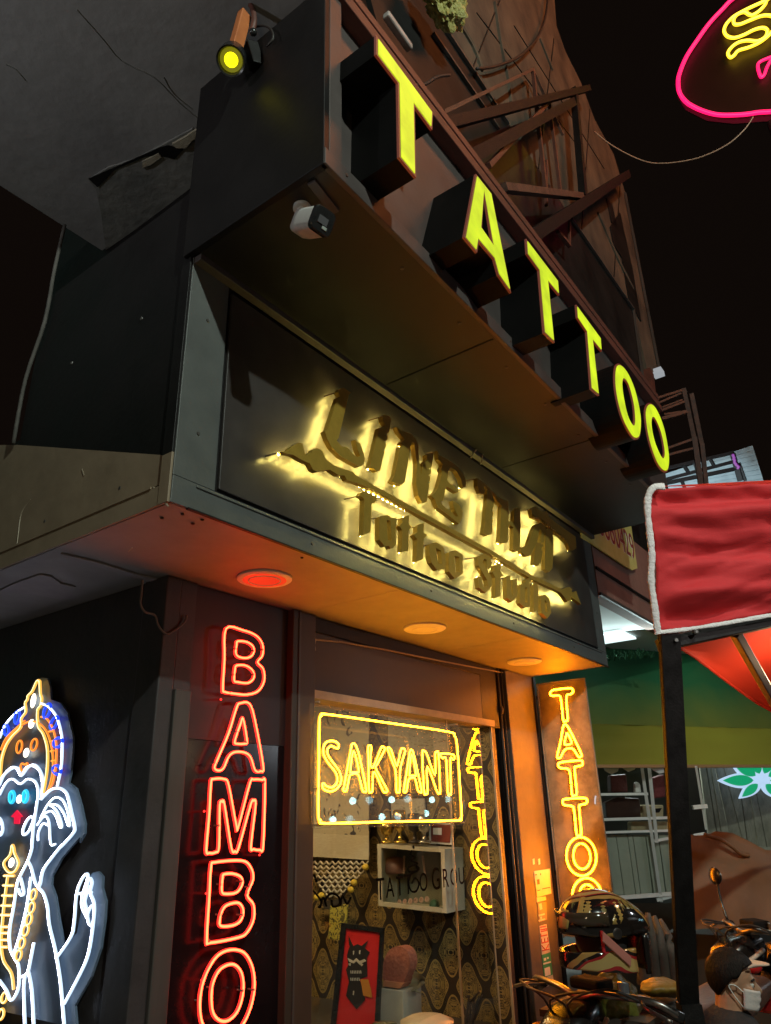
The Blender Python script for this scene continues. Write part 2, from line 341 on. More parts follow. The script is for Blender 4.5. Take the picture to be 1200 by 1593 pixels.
# interior
def wallpaper():
    m = bpy.data.materials.new('damask_wallpaper'); m.use_nodes = True; n = m.node_tree; p = n.nodes['Principled BSDF']; L = n.links.new
    tc = n.nodes.new('ShaderNodeTexCoord'); sp = n.nodes.new('ShaderNodeSeparateXYZ'); L(tc.outputs['Object'], sp.inputs[0])
    def mth(op, a, bq=None, c=None):
        k = n.nodes.new('ShaderNodeMath'); k.operation = op
        for i, v in enumerate((a, bq, c)):
            if v is None: continue
            if isinstance(v, (int, float)): k.inputs[i].default_value = v
            else: L(v, k.inputs[i])
        return k.outputs[0]
    u = mth('MULTIPLY', mth('ADD', sp.outputs['Y'], sp.outputs['X']), 2*math.pi/.25); v = mth('MULTIPLY', sp.outputs['Z'], 2*math.pi/.38)
    cu, cv = mth('COSINE', u), mth('COSINE', v)
    s = mth('ADD', cu, cv)                                   # zero along the lattice of diamonds
    s = mth('ADD', s, mth('MULTIPLY', mth('COSINE', mth('MULTIPLY', v, 3)), 0.12))
    a = mth('ABSOLUTE', s)
    line = mth('GREATER_THAN', a, 0.38)
    rim = mth('MULTIPLY', mth('GREATER_THAN', a, 0.38), mth('LESS_THAN', a, 0.52))
    # leafy filigree inside each diamond
    cx3 = n.nodes.new('ShaderNodeCombineXYZ'); su = mth('SINE', mth('MULTIPLY', u, .5))
    L(mth('MULTIPLY', su, su), cx3.inputs[0]); L(mth('MULTIPLY', cv, .8), cx3.inputs[1]); L(mth('SIGN', s), cx3.inputs[2])
    nd = n.nodes.new('ShaderNodeTexNoise'); nd.inputs['Scale'].default_value = 5.5; nd.inputs['Detail'].default_value = 1.5; nd.inputs['Distortion'].default_value = 1.6; L(cx3.outputs[0], nd.inputs['Vector'])
    vein = mth('ABSOLUTE', mth('SUBTRACT', nd.outputs['Fac'], .5))
    leaf = mth('MULTIPLY', mth('GREATER_THAN', vein, .035), mth('GREATER_THAN', mth('ADD', mth('SINE', mth('MULTIPLY', nd.outputs['Fac'], 34)), .45), 0))
    g = mth('MULTIPLY', line, mth('MAXIMUM', rim, leaf))
    nz = n.nodes.new('ShaderNodeTexNoise'); nz.inputs['Scale'].default_value = 40; L(tc.outputs['Object'], nz.inputs['Vector'])
    mix = n.nodes.new('ShaderNodeMix'); mix.data_type = 'RGBA'
    mix.inputs[6].default_value = (0.026, 0.017, 0.011, 1); mix.inputs[7].default_value = (0.30, 0.21, 0.07, 1)
    L(mth('MULTIPLY', g, mth('ADD', mth('MULTIPLY', nz.outputs['Fac'], .7), .55)), mix.inputs[0]); L(mix.outputs[2], p.inputs['Base Color'])
    p.inputs['Roughness'].default_value = .55
    return m
M_WP = wallpaper(); M_DARKIN = mat('dark_interior', (0.03, 0.024, 0.02), .7, (0.05, 0.04, 0.03), 3)
obj('inner_wall', B(4.75, 4.83, yW+.156, 5.2, 0, zB), M_WP, SH)
obj('inner_wall', B(1.99, 4.75, 5.05, 5.2, 0, zB), M_WP, SH)
obj('papered_reveal', B(4.738, 4.749, yW+.031, yW+.155, 0, 2.171), M_WP, SH)
obj('partition', B(2.66, 2.74, yW+.1, 3.2, 0, zB), M_DARKIN, SH)
obj('inner_floor', B(1.99, 4.75, yW+.06, 5.05, 0, .03), mat('floor_tiles', (0.12, 0.1, 0.08), .4), SH)
obj('inner_ceiling', B(1.99, 4.75, yW+.06, 5.05, zB-.05, zB), M_DARKIN, SH)
b = NB(); box(b, 3.3, 3.6, 3.5, 4.2, zB-.09, zB-.055); IL = obj('interior_lamp', b, emit('warm_panel', (1.0, .78, .5), 3.0), SH)
area('interior_light', (3.45, 3.85, zB-.1), 34, (1.0, .66, .30), .3, .7, (3.45, 3.86, 0))
area('interior_light', (3.3, 2.9, zB-.1), 5, (1.0, .70, .36), .6, .3, (4.2, 3.2, .8))

# soffit marks on the underside of the sign box
b = NB(); prism(b, [[PZ(x, y, zB) for x, y in ((0, 918), (20, 908), (62, 893), (80, 896), (95, 907), (118, 912), (112, 928), (95, 932), (60, 925), (15, 920))]], (0, 0, -.004)); obj('repair_patch', b, M_PATCH, SH)
b = NB(); prism(b, [[PZ(x, y, zB) for x, y in ((95, 860), (150, 873), (215, 893), (245, 899), (238, 904), (200, 896), (150, 880), (100, 866))]], (0, 0, -.005)); obj('tape_strip', b, M_PATCH, SH)
for i, (x, y) in enumerate(((252, 806), (284, 800), (315, 809), (300, 815), (470, 868))):
    p = PZ(x, y, zB); b = NB(); lathe(b, p+V(0, 0, .002), (0, 0, -1), [(0, .007), (.004, .006)], 8); obj('screw_hole', b, M_BLACK, SH)

M_SCRATCH = mat('bare_scratch', (.32, .27, .2), .6)
for pts in (((48, 777), (40, 787), (33, 800), (30, 820), (27, 846)), ((131, 808), (128, 822), (127, 835)), ((128, 730), (131, 740)), ((200, 858), (206, 852))):
    b = NB(); tube(b, [PX(x, y, 1.3855) for x, y in pts], .0022, sub=3, seg=4); obj('scratch', b, M_SCRATCH, SH)
for pts in (((0, 864), (120, 812), (239, 758)), ((239, 758), (262, 788))):
    b = NB(); tube(b, [PX(x, y, 1.384) for x, y in pts], .0035, sub=1, seg=5); obj('seam', b, M_SCRATCH if len(pts) == 2 else M_SIDE, SH)
for y_, z_ in ((2.2, 2.74), (2.7, 2.74), (2.2, 3.5), (2.7, 3.5)):
    b = NB(); lathe(b, V(1.391, y_, z_), (-1, 0, 0), [(0, .009), (.006, .007)], 8); obj('screw', b, M_COLUMN, SH)
for x in (2.75, 4.1):
    b = NB(); box(b, x, x+.004, yS+.02, yW-.02, zB+.0025, zB+.0045); obj('board_joint', b, M_PATCH, SH)
# ---- downlights set in the soffit
def downlight(px, py, label, m):
    c = PZ(px, py, zB); d = thing('downlight', label, 'ceiling light', c, 'round downlights in the shop soffit')
    b = NB(); lathe(b, c+V(0, 0, .003), (0, 0, -1), [(0, .122), (.008, .122), (.012, .116), (.012, .10)], 40); obj('trim_ring', b, M_WHITE, d, smooth='auto')
    b = NB(); lathe(b, c+V(0, 0, .003), (0, 0, -1), [(.012, .074), (.016, .073), (.016, .068), (.012, .067)], 32); obj('inner_ring', b, M_WHITE, d, smooth='auto')
    b = NB(); lathe(b, c+V(0, 0, .003), (0, 0, -1), [(.0121, .098), (.0126, .096), (.0135, .05), (.0138, 0)], 32); obj('diffuser', b, m, d, smooth=True)
M_DIFF = mat('opal_diffuser', (.8, .8, .78), .4)
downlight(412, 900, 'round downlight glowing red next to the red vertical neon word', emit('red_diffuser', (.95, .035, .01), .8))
downlight(661, 977, 'unlit round downlight above the yellow window neon, between the two others', M_DIFF)
downlight(816, 1029, 'unlit round downlight nearest the amber vertical neon board', M_DIFF)

# ---- concrete slab overhead at the left (balcony of the building next door)
zs = 4.75
SL = obj('concrete_slab', B(-2.5, 1.77, 1.29, 3.30, zs, zs+.22), M_CONC, bev=.006, label='grey concrete balcony slab overhead with a cracked, patched underside', cat='slab')
b = NB(); prism(b, [[PZ(x, y, zs-.001) for x, y in ((138, 277), (170, 258), (212, 245), (250, 225), (300, 198), (306, 245), (300, 288), (235, 338), (165, 387), (158, 330), (150, 292))]], (0, 0, -.012)); obj('patched_area', b, M_CONC2, SL)
b = NB(); prism(b, [[PZ(x, y, zs-.012) for x, y in ((138, 277), (212, 245), (250, 228), (262, 225), (285, 232), (272, 246), (245, 240), (225, 243), (180, 262), (152, 290))]], (0, 0, -.006)); obj('broken_edge', b, M_HOARD2, SL)
b = NB(); prism(b, [[PZ(x, y, zs-.014) for x, y in ((268, 222), (285, 213), (300, 203), (312, 196), (311, 208), (298, 218), (290, 228), (275, 228))]], (0, 0, -.012)); prism(b, [[PZ(x, y, zs-.014) for x, y in ((222, 250), (247, 237), (252, 243), (235, 255), (222, 260))]], (0, 0, -.008)); obj('plaster_lump', b, mat('old_plaster', (.3, .27, .2), .9, (.42, .38, .28), 30, bump=.6), SL)
for pts in (((120, 15), (160, 60), (190, 95), (240, 120), (280, 160), (310, 185)), ((10, 100), (25, 108), (40, 125)), ((255, 120), (270, 145), (300, 170))):
    b = NB(); tube(b, [PZ(x, y, zs) for x, y in pts], .004, sub=3, seg=4); obj('crack', b, M_CONC2, SL)
# dark alley wall behind
obj('alley_wall', B(-8, 1.5, 6.2, 6.4, 0, 9), M_TEAL, label='dark teal wall at the far end of the alley beside the shop', cat='wall')
b = NB(); tube(b, [PX(101, 350, 1.37), PX(85, 420, 1.37), PX(70, 500, 1.37), PX(40, 590, 1.37), PX(21, 690, 1.37)], .009, sub=4, seg=8)
obj('drain_pipe', b, mat('dusty_pipe', (.05, .047, .042), .8, (.11, .10, .09), 14), smooth=True, label='thin pale pipe on the dark end edge of the shop side wall', cat='pipe')

# ---- overhanging canopy with the big letters
CN = thing('canopy', 'deep black overhanging canopy box above the shop sign carrying big yellow letters', 'canopy', (1.365, yO, zT))
cL = 1.362
obj('underside', B(cL+.004, xR, yO+.02, yS+.02, zT+.002, zT+.03), M_UNDER, CN)
obj('side_panel', B(cL, cL+.03, yO, yS+.03, zT, 4.60), M_BLACK, CN, bev=.004)
obj('bottom_flange', B(cL+.004, xR+.0, yO-.004, yO+.02, zT, zT+.075), M_FASCIA, CN, bev=.003)
obj('front_panel', B(cL+.03, xR+.1, yO+.05, yO+.075, zT+.03, 4.70), M_FASCIA, CN)
obj('edge_strip', B(cL+.03, cL+.10, yO+.0, yO+.05, zT+.075, 4.9), M_FASCIA, CN, bev=.003)
obj('groove', B(cL+.12, xR, yO+.022, yO+.048, zT+.076, zT+.10), M_BLACK, CN)
for z, w in ((4.60, .05), (4.665, .03), (4.71, .055)):
    obj('rail', B(cL+.06, xR+.12, yO-.02+.01*(z > 4.65), yO+.05, z, z+w), M_REDSTEEL, CN, bev=.004)
obj('roof', B(cL+.03, xR+.1, yO+.075, 1.92, 4.5, 4.55), M_HOARD2, CN)
b = NB(); box(b, cL+.03, xR, yS-.045, yS-.005, zT-.03, zT+.001); obj('batten', b, M_FASCIA, CN, bev=.003)
for x in (2.6, 3.85):
    b = NB(); box(b, x, x+.006, yO+.03, yS-.05, zT-.0015, zT+.003); obj('panel_joint', b, M_BLACK, CN)
for k in range(9):
    b = NB(); lathe(b, V(1.5+k*.45, yO+.09, zT+.002), (0, 0, -1), [(0, .009), (.005, .007)], 8); obj('screw', b, M_COLUMN, CN)
for k in range(7):
    b = NB(); lathe(b, V(1.48+k*.62, yO-.004, zT+.04), (0, -1, 0), [(-.001, .008), (.004, .006)], 8); obj('screw', b, M_STEEL, CN)
yF = 1.035
def inset(pts3, d):          # move an outline in the x-z plane outward by d
    n = len(pts3); A = sum(pts3[i].x*pts3[(i+1) % n].z-pts3[(i+1) % n].x*pts3[i].z for i in range(n)); sg = 1 if A > 0 else -1
    out = []
    for i in range(n):
        a, p, c = pts3[i-1], pts3[i], pts3[(i+1) % n]
        e1 = (p-a); e2 = (c-p); e1.normalize(); e2.normalize()
        n1 = V(e1.z, 0, -e1.x)*sg; n2 = V(e2.z, 0, -e2.x)*sg; m = n1+n2
        if m.length < 1e-5: m = n1.copy()
        m.normalize(); k = min(2.2, 1/max(.3, m.dot(n1)))
        out.append(p+m*d*k)
    return out
def ell(c6, pts): return smoothpath([(x, y, 0) for x, y in pts], True, 3)
c6 = lambda p: cp(560, 0, 3.983, p)
c7 = lambda p: cp(800, 300, 3.983, p)
c5 = lambda p: cp(760, 560, 2.7273, p)
big = [
 ([(586.4, 62.8), (669.7, 176), (668.5, 197.5), (640.8, 160), (642.9, 271.2), (622, 245.5), (619.8, 130.6), (586.4, 86.6)], None, False),
 ([(740.5, 276), (762, 303), (791, 450), (775, 427), (768, 402), (741.7, 371), (738.8, 389), (723.2, 370)], [(751, 294), (746, 355), (767, 385)], False),
 (c7([(75, 305), (262, 550), (268, 622), (200, 540), (237, 915), (185, 865), (152, 480), (80, 380)]), None, False),
 (c7([(385, 710), (528, 905), (533, 972), (478, 905), (515, 1245), (475, 1210), (447, 860), (390, 775)]), None, False),
 (c7([(640, 1070), (690, 1110), (740, 1220), (775, 1380), (772, 1490), (750, 1520), (715, 1490), (665, 1390), (630, 1250), (622, 1130)]), c7([(675, 1150), (705, 1190), (735, 1300), (745, 1400), (738, 1445), (715, 1425), (690, 1360), (668, 1250), (662, 1175)]), True),
 (c5([(685, 190), (710, 215), (740, 290), (760, 400), (757, 460), (740, 468), (710, 430), (680, 340), (665, 250), (668, 205)]), c5([(690, 245), (705, 250), (730, 310), (745, 390), (738, 420), (722, 400), (700, 345), (687, 280)]), True)]
for k, (outer, inner, rnd) in enumerate(big):
    o3 = [PY(x, y, yF) for x, y in outer]; i3 = [PY(x, y, yF) for x, y in inner] if inner else None
    if rnd: o3 = smoothpath(o3, True, 4); i3 = smoothpath(i3, True, 4)
    g = .011
    lo = [inset(o3, g)] + ([inset(i3, -g)] if inner else [])
    b = NB(); prism(b, [[p+V(0, .004, 0) for p in l] for l in lo], (0, yO+.055-yF, 0)); LT = obj('letter', b, M_LBLACK, CN)
    b = NB(); prism(b, [[p+V(0, -.006, 0) for p in l] for l in lo], (0, .010, 0)); obj('trim', b, M_REDTRIM, LT)
    b = NB(); prism(b, [[p+V(0, -.009, 0) for p in l] for l in ([o3] + ([i3] if inner else []))], (0, .003, 0)); obj('lit_face', b, M_YELLOW, LT)
# bracing behind the rail
def strut(a, bq, w, m, y0, y1): return beam(NB(), PY(*a, y0), PY(*bq, y1), w), m
for a, c_, w, m, y0, y1 in (((668, 200), (915, 138), .06, M_DARKSTEEL, 1.28, 1.33), ((700, 262), (890, 160), .075, M_DARKSTEEL, 1.28, 1.33), ((893, 140), (908, 308), .06, M_DARKSTEEL, 1.33, 1.33),
        ((800, 385), (975, 272), .085, M_DARKSTEEL, 1.28, 1.34), ((783, 292), (905, 306), .05, M_STEEL, 1.28, 1.33), ((760, 258), (862, 150), .03, M_REDSTEEL, 1.29, 1.36),
        ((829, 108), (850, 305), .028, M_REDSTEEL, 1.40, 1.40), ((829, 108), (876, 210), .022, M_STEEL, 1.40, 1.40), ((855, 160), (872, 300), .024, M_REDSTEEL, 1.40, 1.40), ((690, 175), (829, 108), .022, M_STEEL, 1.30, 1.40),
        ((868, 360), (886, 382), .03, M_REDSTEEL, 1.40, 1.40), ((886, 345), (886, 384), .02, M_REDSTEEL, 1.40, 1.40), ((850, 250), (850, 320), .02, M_REDSTEEL, 1.41, 1.41)):
    b, mm = strut(a, c_, w, m, y0, y1); obj('brace', b, mm, CN)

# ---- hoarding above and behind the canopy
HD = thing('hoarding', 'tall stained brown hoarding rising above the canopy into the night', 'hoarding', (4, 1.5, 5))
Y5 = 1.5
b = NB(); prism(b, [[PY(x, y, Y5) for x, y in ((640, -35), (860, -40), (866, 40), (880, 80), (905, 130), (925, 185), (955, 240), (973, 300), (1000, 440), (1026, 578), (1008, 580), (986, 481), (938, 411), (890, 340), (791, 192), (689, 38))]], (0, .04, 0))
obj('stained_sheet', b, M_HOARD, HD)
b = NB(); prism(b, [[PY(x, y, Y5-.004) for x, y in ((560, -60), (650, -45), (689, 38), (791, 192), (890, 340), (938, 411), (986, 481), (1000, 586), (1006, 640), (870, 560), (700, 300), (600, 80))]], (0, .03, 0)); obj('dark_sheet', b, M_HOARD2, HD)
b = NB(); prism(b, [[PY(x, y, Y5-.012) for x, y in ((950, 352), (965, 330), (985, 420), (998, 500), (980, 470), (968, 400), (955, 380))]], (0, .01, 0)); prism(b, [[PY(x, y, Y5-.012) for x, y in ((944, 308), (953, 318), (962, 360), (952, 345))]], (0, .01, 0)); obj('torn_flap', b, M_HOARD2, HD)
for a_, c_ in (((735, 107), (790, -30)), ((838, 262), (862, 60)), ((905, 362), (918, 170)), ((955, 436), (966, 270)), ((742, 20), (905, 235)), ((800, 40), (940, 262))):
    b = NB(); beam(b, PY(*a_, Y5-.003), PY(*c_, Y5-.003), .008, .010); obj('sheet_joint', b, M_HOARD2, HD)
for pts in (((689, 38), (791, 192)), ((675, 52), (776, 200)), ((890, 340), (986, 481)), ((986, 481), (1001, 590)), ((973, 300), (1027, 578))):
    b = NB(); beam(b, PY(*pts[0], Y5-.02), PY(*pts[1], Y5-.02), .022); obj('edge_strip', b, M_COLUMN, HD)
b = NB(); beam(b, PY(1006, 580, Y5), PY(1024, 755, Y5), .11); obj('post', b, M_REDSTEEL, HD)
for pts in (((700, 15), (735, 70), (750, 110)), ((770, 5), (778, 60), (790, 120), (795, 160)), ((745, 120), (765, 160), (790, 190)), ((930, 330), (960, 400), (985, 450)), ((840, 60), (860, 110))):
    b = NB(); tube(b, [PY(x, y, Y5-.006) for x, y in pts], .018, sub=3, seg=5); obj('crease', b, M_HOARD, HD)
b = NB(); box(b, *(lambda p: (p.x-.06, p.x+.06, p.y-.05, p.y+.05, p.z-.03, p.z+.03))(PY(1024, 580, 1.47))); obj('small_floodlight', b, emit('cool_lamp', (.7, .75, .8), .45), label='small white floodlight at the bottom corner of the tall hoarding', cat='floodlight')
b = NB(); beam(b, PY(600, 22, 1.3), PY(638, 76, 1.3), .04); o = obj('tube_light', b, mat('dusty_white', (.22, .18, .16), .5, (.42, .38, .36), 14), bev=.008, label='unlit white fluorescent batten lying along the red rail', cat='tube light')
# crumpled lit net bundle at the very top
b = NB(); sphere(b, PY(690, 2, 1.3), .13, 40, 28, (1.35, .8, 1.0))
for v in b.verts:
    d = v.co-PY(690, 2, 1.3); v.co += d*(.35*noise.noise(v.co*16)+.28*noise.noise(v.co*41))
obj('net_bundle', b, mat('yellow_green_net', (.20, .18, .03), .4, (.5, .47, .16), 60, bump=.8, bscale=150), label='crumpled yellow green net bundle above the canopy rail', cat='net')
b = NB(); tube(b, [PY(x, y, 1.44) for x, y in ((853, -20), (850, 20), (838, 55), (812, 85), (775, 102), (742, 107))], .012, sub=4); obj('cable', b, M_CABLEB, smooth=True, label='dark cable hanging in a loop across the brown hoarding', cat='cable')
b = NB(); tube(b, [PY(x, y, 1.2) for x, y in ((640, 132), (662, 131), (680, 120), (700, 117))], .008, sub=4); obj('cable', b, M_CABLEB, smooth=True, label='short dark cable end sticking up from the canopy rail', cat='cable')
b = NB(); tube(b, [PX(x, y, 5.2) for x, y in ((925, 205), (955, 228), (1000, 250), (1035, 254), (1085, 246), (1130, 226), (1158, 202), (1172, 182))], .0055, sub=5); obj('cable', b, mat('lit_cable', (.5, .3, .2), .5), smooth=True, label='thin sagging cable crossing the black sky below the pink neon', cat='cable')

# ================================================================== THE MAIN SIGN
SG = thing('shop_sign', 'black framed shop sign with backlit raised gold gothic letters LINE THAI Tattoo Studio', 'sign', (xL, yS, zB))
obj('housing', B(xL+.004, xR-.004, yS+.006, yS+.3, zB+.02, zT), M_BLACK, SG)
obj('frame_side', B(xL+.004, 1.575, yS-.004, yS+.006, zB+.105, zT), M_FRAME, SG, bev=.002)
obj('frame_side', B(5.27, xR, yS-.004, yS+.006, zB+.105, zT), M_FRAME, SG, bev=.002)
obj('frame_bottom', B(xL+.004, xR, yS-.004, yS+.006, zB+.002, zB+.104), M_FRAME, SG, bev=.002)
b = NB(); box(b, 1.49, 5.33, yS-.010, yS-.004, zB+.088, zB+.097); obj('bead', b, M_FRAME, SG, bev=.002)
b = NB(); box(b, 1.46, xR, yS-.012, yS+.003, zB-.004, zB+.002); obj('bead', b, M_BLACK, SG)
yP = yS-.008
for x, z in ((1.48, 2.9), (1.48, 3.4), (2.1, 2.65), (3.0, 2.65), (3.9, 2.65), (4.8, 2.65), (5.35, 3.0)):
    b = NB(); lathe(b, V(x, yS-.004, z), (0, -1, 0), [(-.001, .008), (.004, .006)], 8); obj('screw', b, M_COLUMN, SG)
obj('backing_panel', B(1.590, 5.262, yP, yS+.004, zB+.118, zT-.05), M_PANEL, SG, bev=.003)
yL = yP-.075                                                # face of the letters
l1 = lambda p: cp(400, 590, 4.2857, p)
l2 = lambda p: cp(540, 640, 8.5714, p)
l3 = lambda p: cp(630, 690, 8.5714, p)
l4 = lambda p: cp(730, 740, 6.6667, p)
l5 = lambda p: cp(540, 750, 6.3158, p)
l6 = lambda p: cp(710, 850, 6.0, p)
gold = [
 (l1([(540, 82), (556, 62), (580, 57), (625, 88), (612, 105), (545, 390), (532, 408), (568, 450), (600, 452), (640, 495), (672, 522), (690, 510), (672, 470), (655, 402), (690, 430), (715, 500), (720, 545), (705, 575), (680, 582), (640, 560), (560, 515), (500, 455), (470, 400), (452, 345), (470, 335), (540, 120), (560, 112)]), None),
 (l2([(470, 65), (500, 45), (560, 60), (590, 105), (575, 185), (578, 230), (560, 285), (520, 310), (552, 325), (545, 370), (525, 398), (498, 410), (528, 425), (520, 460), (505, 500), (485, 515), (508, 528), (490, 590), (445, 790), (400, 802), (345, 750), (300, 745), (330, 640), (430, 220), (520, 185), (480, 130)]), None),
 (l2([(660, 205), (750, 262), (860, 300), (915, 365), (950, 450), (955, 620), (978, 730), (982, 870), (1000, 820), (1015, 690), (1065, 645), (1062, 575), (1160, 540), (1140, 690), (1125, 755), (1095, 766), (1130, 780), (1120, 840), (1085, 850), (1117, 870), (1110, 930), (1080, 950), (1107, 962), (1065, 1210), (1000, 1218), (950, 1120), (925, 950), (935, 700), (900, 440), (870, 410), (845, 480), (775, 940), (720, 985), (640, 962), (595, 930), (640, 850), (710, 470), (755, 450), (720, 420), (770, 370), (700, 290)]), None),
 (l3([(430, 92), (470, 160), (580, 215), (680, 290), (770, 390), (818, 490), (810, 575), (780, 592), (748, 470), (685, 362), (610, 318), (590, 350), (568, 490), (600, 525), (660, 570), (727, 640), (700, 657), (580, 578), (550, 580), (515, 760), (475, 770), (500, 815), (560, 870), (600, 880), (680, 972), (712, 970), (690, 930), (655, 850), (640, 760), (720, 810), (772, 900), (765, 990), (722, 1072), (640, 1000), (520, 910), (440, 850), (400, 740), (350, 690), (400, 655), (440, 600), (500, 380), (480, 345), (510, 280), (450, 210)]), None),
 (l4([(85, 25), (140, 65), (200, 110), (240, 165), (262, 270), (250, 340), (235, 360), (253, 380), (246, 430), (230, 442), (251, 455), (246, 490), (234, 502), (250, 520), (237, 610), (190, 622), (150, 598), (165, 500), (190, 200), (188, 145), (168, 112), (150, 112), (168, 150), (160, 190), (115, 180), (88, 110)]), None),
 (l4([(240, 160), (300, 220), (355, 250), (405, 262), (412, 470), (440, 468), (465, 495), (470, 365), (500, 332), (530, 350), (537, 480), (530, 770), (490, 788), (455, 765), (462, 535), (412, 505), (402, 688), (350, 702), (318, 683), (335, 310), (292, 262)]), None),
 (l4([(540, 740), (590, 738), (612, 715), (655, 580), (690, 510), (740, 487), (790, 520), (802, 560), (780, 610), (775, 690), (752, 700), (770, 720), (755, 750), (742, 760), (765, 780), (745, 905), (720, 932), (668, 912), (690, 745), (690, 712), (640, 830), (600, 838), (545, 795)]), [l4([(738, 548), (752, 580), (744, 690), (705, 696)])]),
 (l4([(790, 565), (830, 540), (870, 570), (878, 700), (866, 960), (830, 1000), (785, 970), (792, 640)]), None),
 (l5([(118, 132), (150, 98), (180, 85), (303, 155), (278, 200), (245, 212), (233, 490), (160, 522), (170, 170), (155, 150)]), None),
 (l5([(318, 342), (400, 320), (440, 350), (485, 350), (480, 622), (430, 655), (413, 625), (375, 632), (318, 565)]), [l5([(392, 370), (428, 380), (440, 580), (402, 568)])]),
 (l5([(545, 352), (612, 322), (607, 410), (642, 440), (606, 478), (605, 672), (538, 687), (545, 470), (513, 430), (545, 400)]), None),
 (l5([(690, 432), (757, 400), (755, 495), (792, 520), (753, 560), (750, 757), (684, 782), (690, 560), (658, 520), (690, 490)]), None),
 (l5([(810, 612), (880, 588), (950, 640), (970, 760), (966, 848), (890, 868), (830, 790), (813, 720)]), [l5([(872, 645), (925, 672), (938, 808), (895, 798)])]),
 (l5([(1000, 692), (1070, 668), (1137, 720), (1142, 900), (1060, 947), (1003, 880)]), [l5([(1058, 725), (1105, 735), (1112, 888), (1065, 878)])]),
 (l6([(203, 97), (265, 68), (312, 90), (332, 150), (327, 198), (285, 218), (287, 125), (262, 112), (247, 150), (332, 290), (337, 370), (275, 432), (212, 385), (203, 290), (240, 278), (247, 360), (270, 383), (298, 368), (288, 312), (208, 180)]), None),
 (l6([(358, 182), (412, 153), (412, 230), (438, 265), (413, 292), (417, 460), (365, 482), (365, 290), (338, 240), (360, 225)]), None),
 (l6([(468, 292), (507, 268), (517, 450), (533, 472), (530, 312), (567, 298), (572, 470), (520, 518), (475, 482)]), None),
 (l6([(598, 362), (648, 340), (648, 310), (692, 288), (690, 562), (640, 574), (593, 530)]), [l6([(640, 382), (665, 384), (665, 528), (642, 526)])]),
 (l6([(723, 362), (755, 338), (770, 390), (766, 602), (723, 612)]), None),
 (l6([(786, 467), (830, 448), (872, 490), (888, 620), (850, 673), (800, 622)]), [l6([(826, 495), (848, 522), (854, 615), (832, 612)])]),
]
bar = l1([(160, 482), (200, 480), (228, 450), (275, 425), (303, 428), (318, 490), (330, 505), (350, 488), (368, 490), (372, 468), (400, 458), (435, 475), (460, 530), (510, 570), (560, 590), (600, 605), (640, 615), (660, 640)])+l6([(330, 38), (690, 258), (985, 400), (1058, 378), (1082, 400), (1078, 440), (1120, 418), (1142, 480), (1167, 542), (1100, 488), (1072, 470), (1068, 505), (1040, 517), (1008, 470), (975, 430), (700, 302), (315, 72)])+l1([(800, 752), (668, 690), (600, 672), (585, 642), (540, 637), (490, 602), (440, 607), (400, 617), (372, 600), (352, 560), (330, 552), (280, 527), (240, 502), (200, 496)])
rib = l4([(640, 345), (690, 318), (715, 345), (740, 365), (775, 380), (805, 365), (832, 430), (890, 480), (960, 528), (1030, 580), (1105, 632), (1112, 750), (1080, 775), (1045, 770), (1020, 700), (960, 640), (900, 600), (840, 545), (780, 500), (720, 455), (660, 430)])
def inpoly(x, z, P):
    c = False; n = len(P)
    for i in range(n):
        x1, z1, x2, z2 = P[i].x, P[i].z, P[i-1].x, P[i-1].z
        if (z1 > z) != (z2 > z) and x < (x2-x1)*(z-z1)/(z2-z1)+x1: c = not c
    return c
def goldpiece(name, outer, holes, step=.024):
    o3 = [PY(x, y, yL) for x, y in outer]; h3 = [[PY(x, y, yL) for x, y in h] for h in (holes or [])]
    b = NB(); prism(b, [o3]+h3, (0, .026, 0)); g = obj(name, b, M_GOLD, SG)
    b = NB(); x0, x1 = min(p.x for p in o3), max(p.x for p in o3); z0, z1 = min(p.z for p in o3), max(p.z for p in o3)
    n = 0; yy = yL+.0275; s = .0042
    cx_ = (x0+x1)/2
    i = 0; z = z0+.008
    while z < z1:
        # one row: spread the diodes over each run of the letter at this height
        xs = [x0+k*.004 for k in range(int((x1-x0)/.004)+1)]; run = []
        for x in xs+[None]:
            if x is not None and inpoly(x, z, o3) and not any(inpoly(x, z, h) for h in h3): run.append(x)
            elif run:
                w = run[-1]-run[0]; m = max(1, round(w/(step*1.7)))
                for k in range(m):
                    xx = run[0]+w*(k+.5)/m
                    if w > .008: box(b, xx-s, xx+s, yL+.0262, yL+.0268, z-s, z+s); n += 1
                run = []
        z += step; i += 1
    if n: obj('led', b, M_LED, g)
    else: b.free()
    # stand-off pin
    c = V(cx_, 0, z0+.02); b = NB(); tube(b, [(o3[0].x, yL+.02, o3[0].z), (o3[0].x-.01, yP, o3[0].z)], .003, sub=1, seg=6); obj('pin', b, M_STEEL, g)
    return g
for o_, h_ in gold: goldpiece('letter', o_, h_)
goldpiece('ornament_bar', bar, None, .021)
goldpiece('ribbon_ornament', rib, None, .03)
RB = [PY(x, y, yL-.004) for x, y in l4([(665, 425), (720, 450), (780, 492), (840, 540), (900, 592), (960, 635), (1015, 690)])]
b = NB()
for a, c_ in zip(RB, RB[1:]):
    for t in (.0, .33, .66): sphere(b, a.lerp(c_, t), .012, 8, 6)
obj('beading', b, M_GOLD, SG, smooth=True)
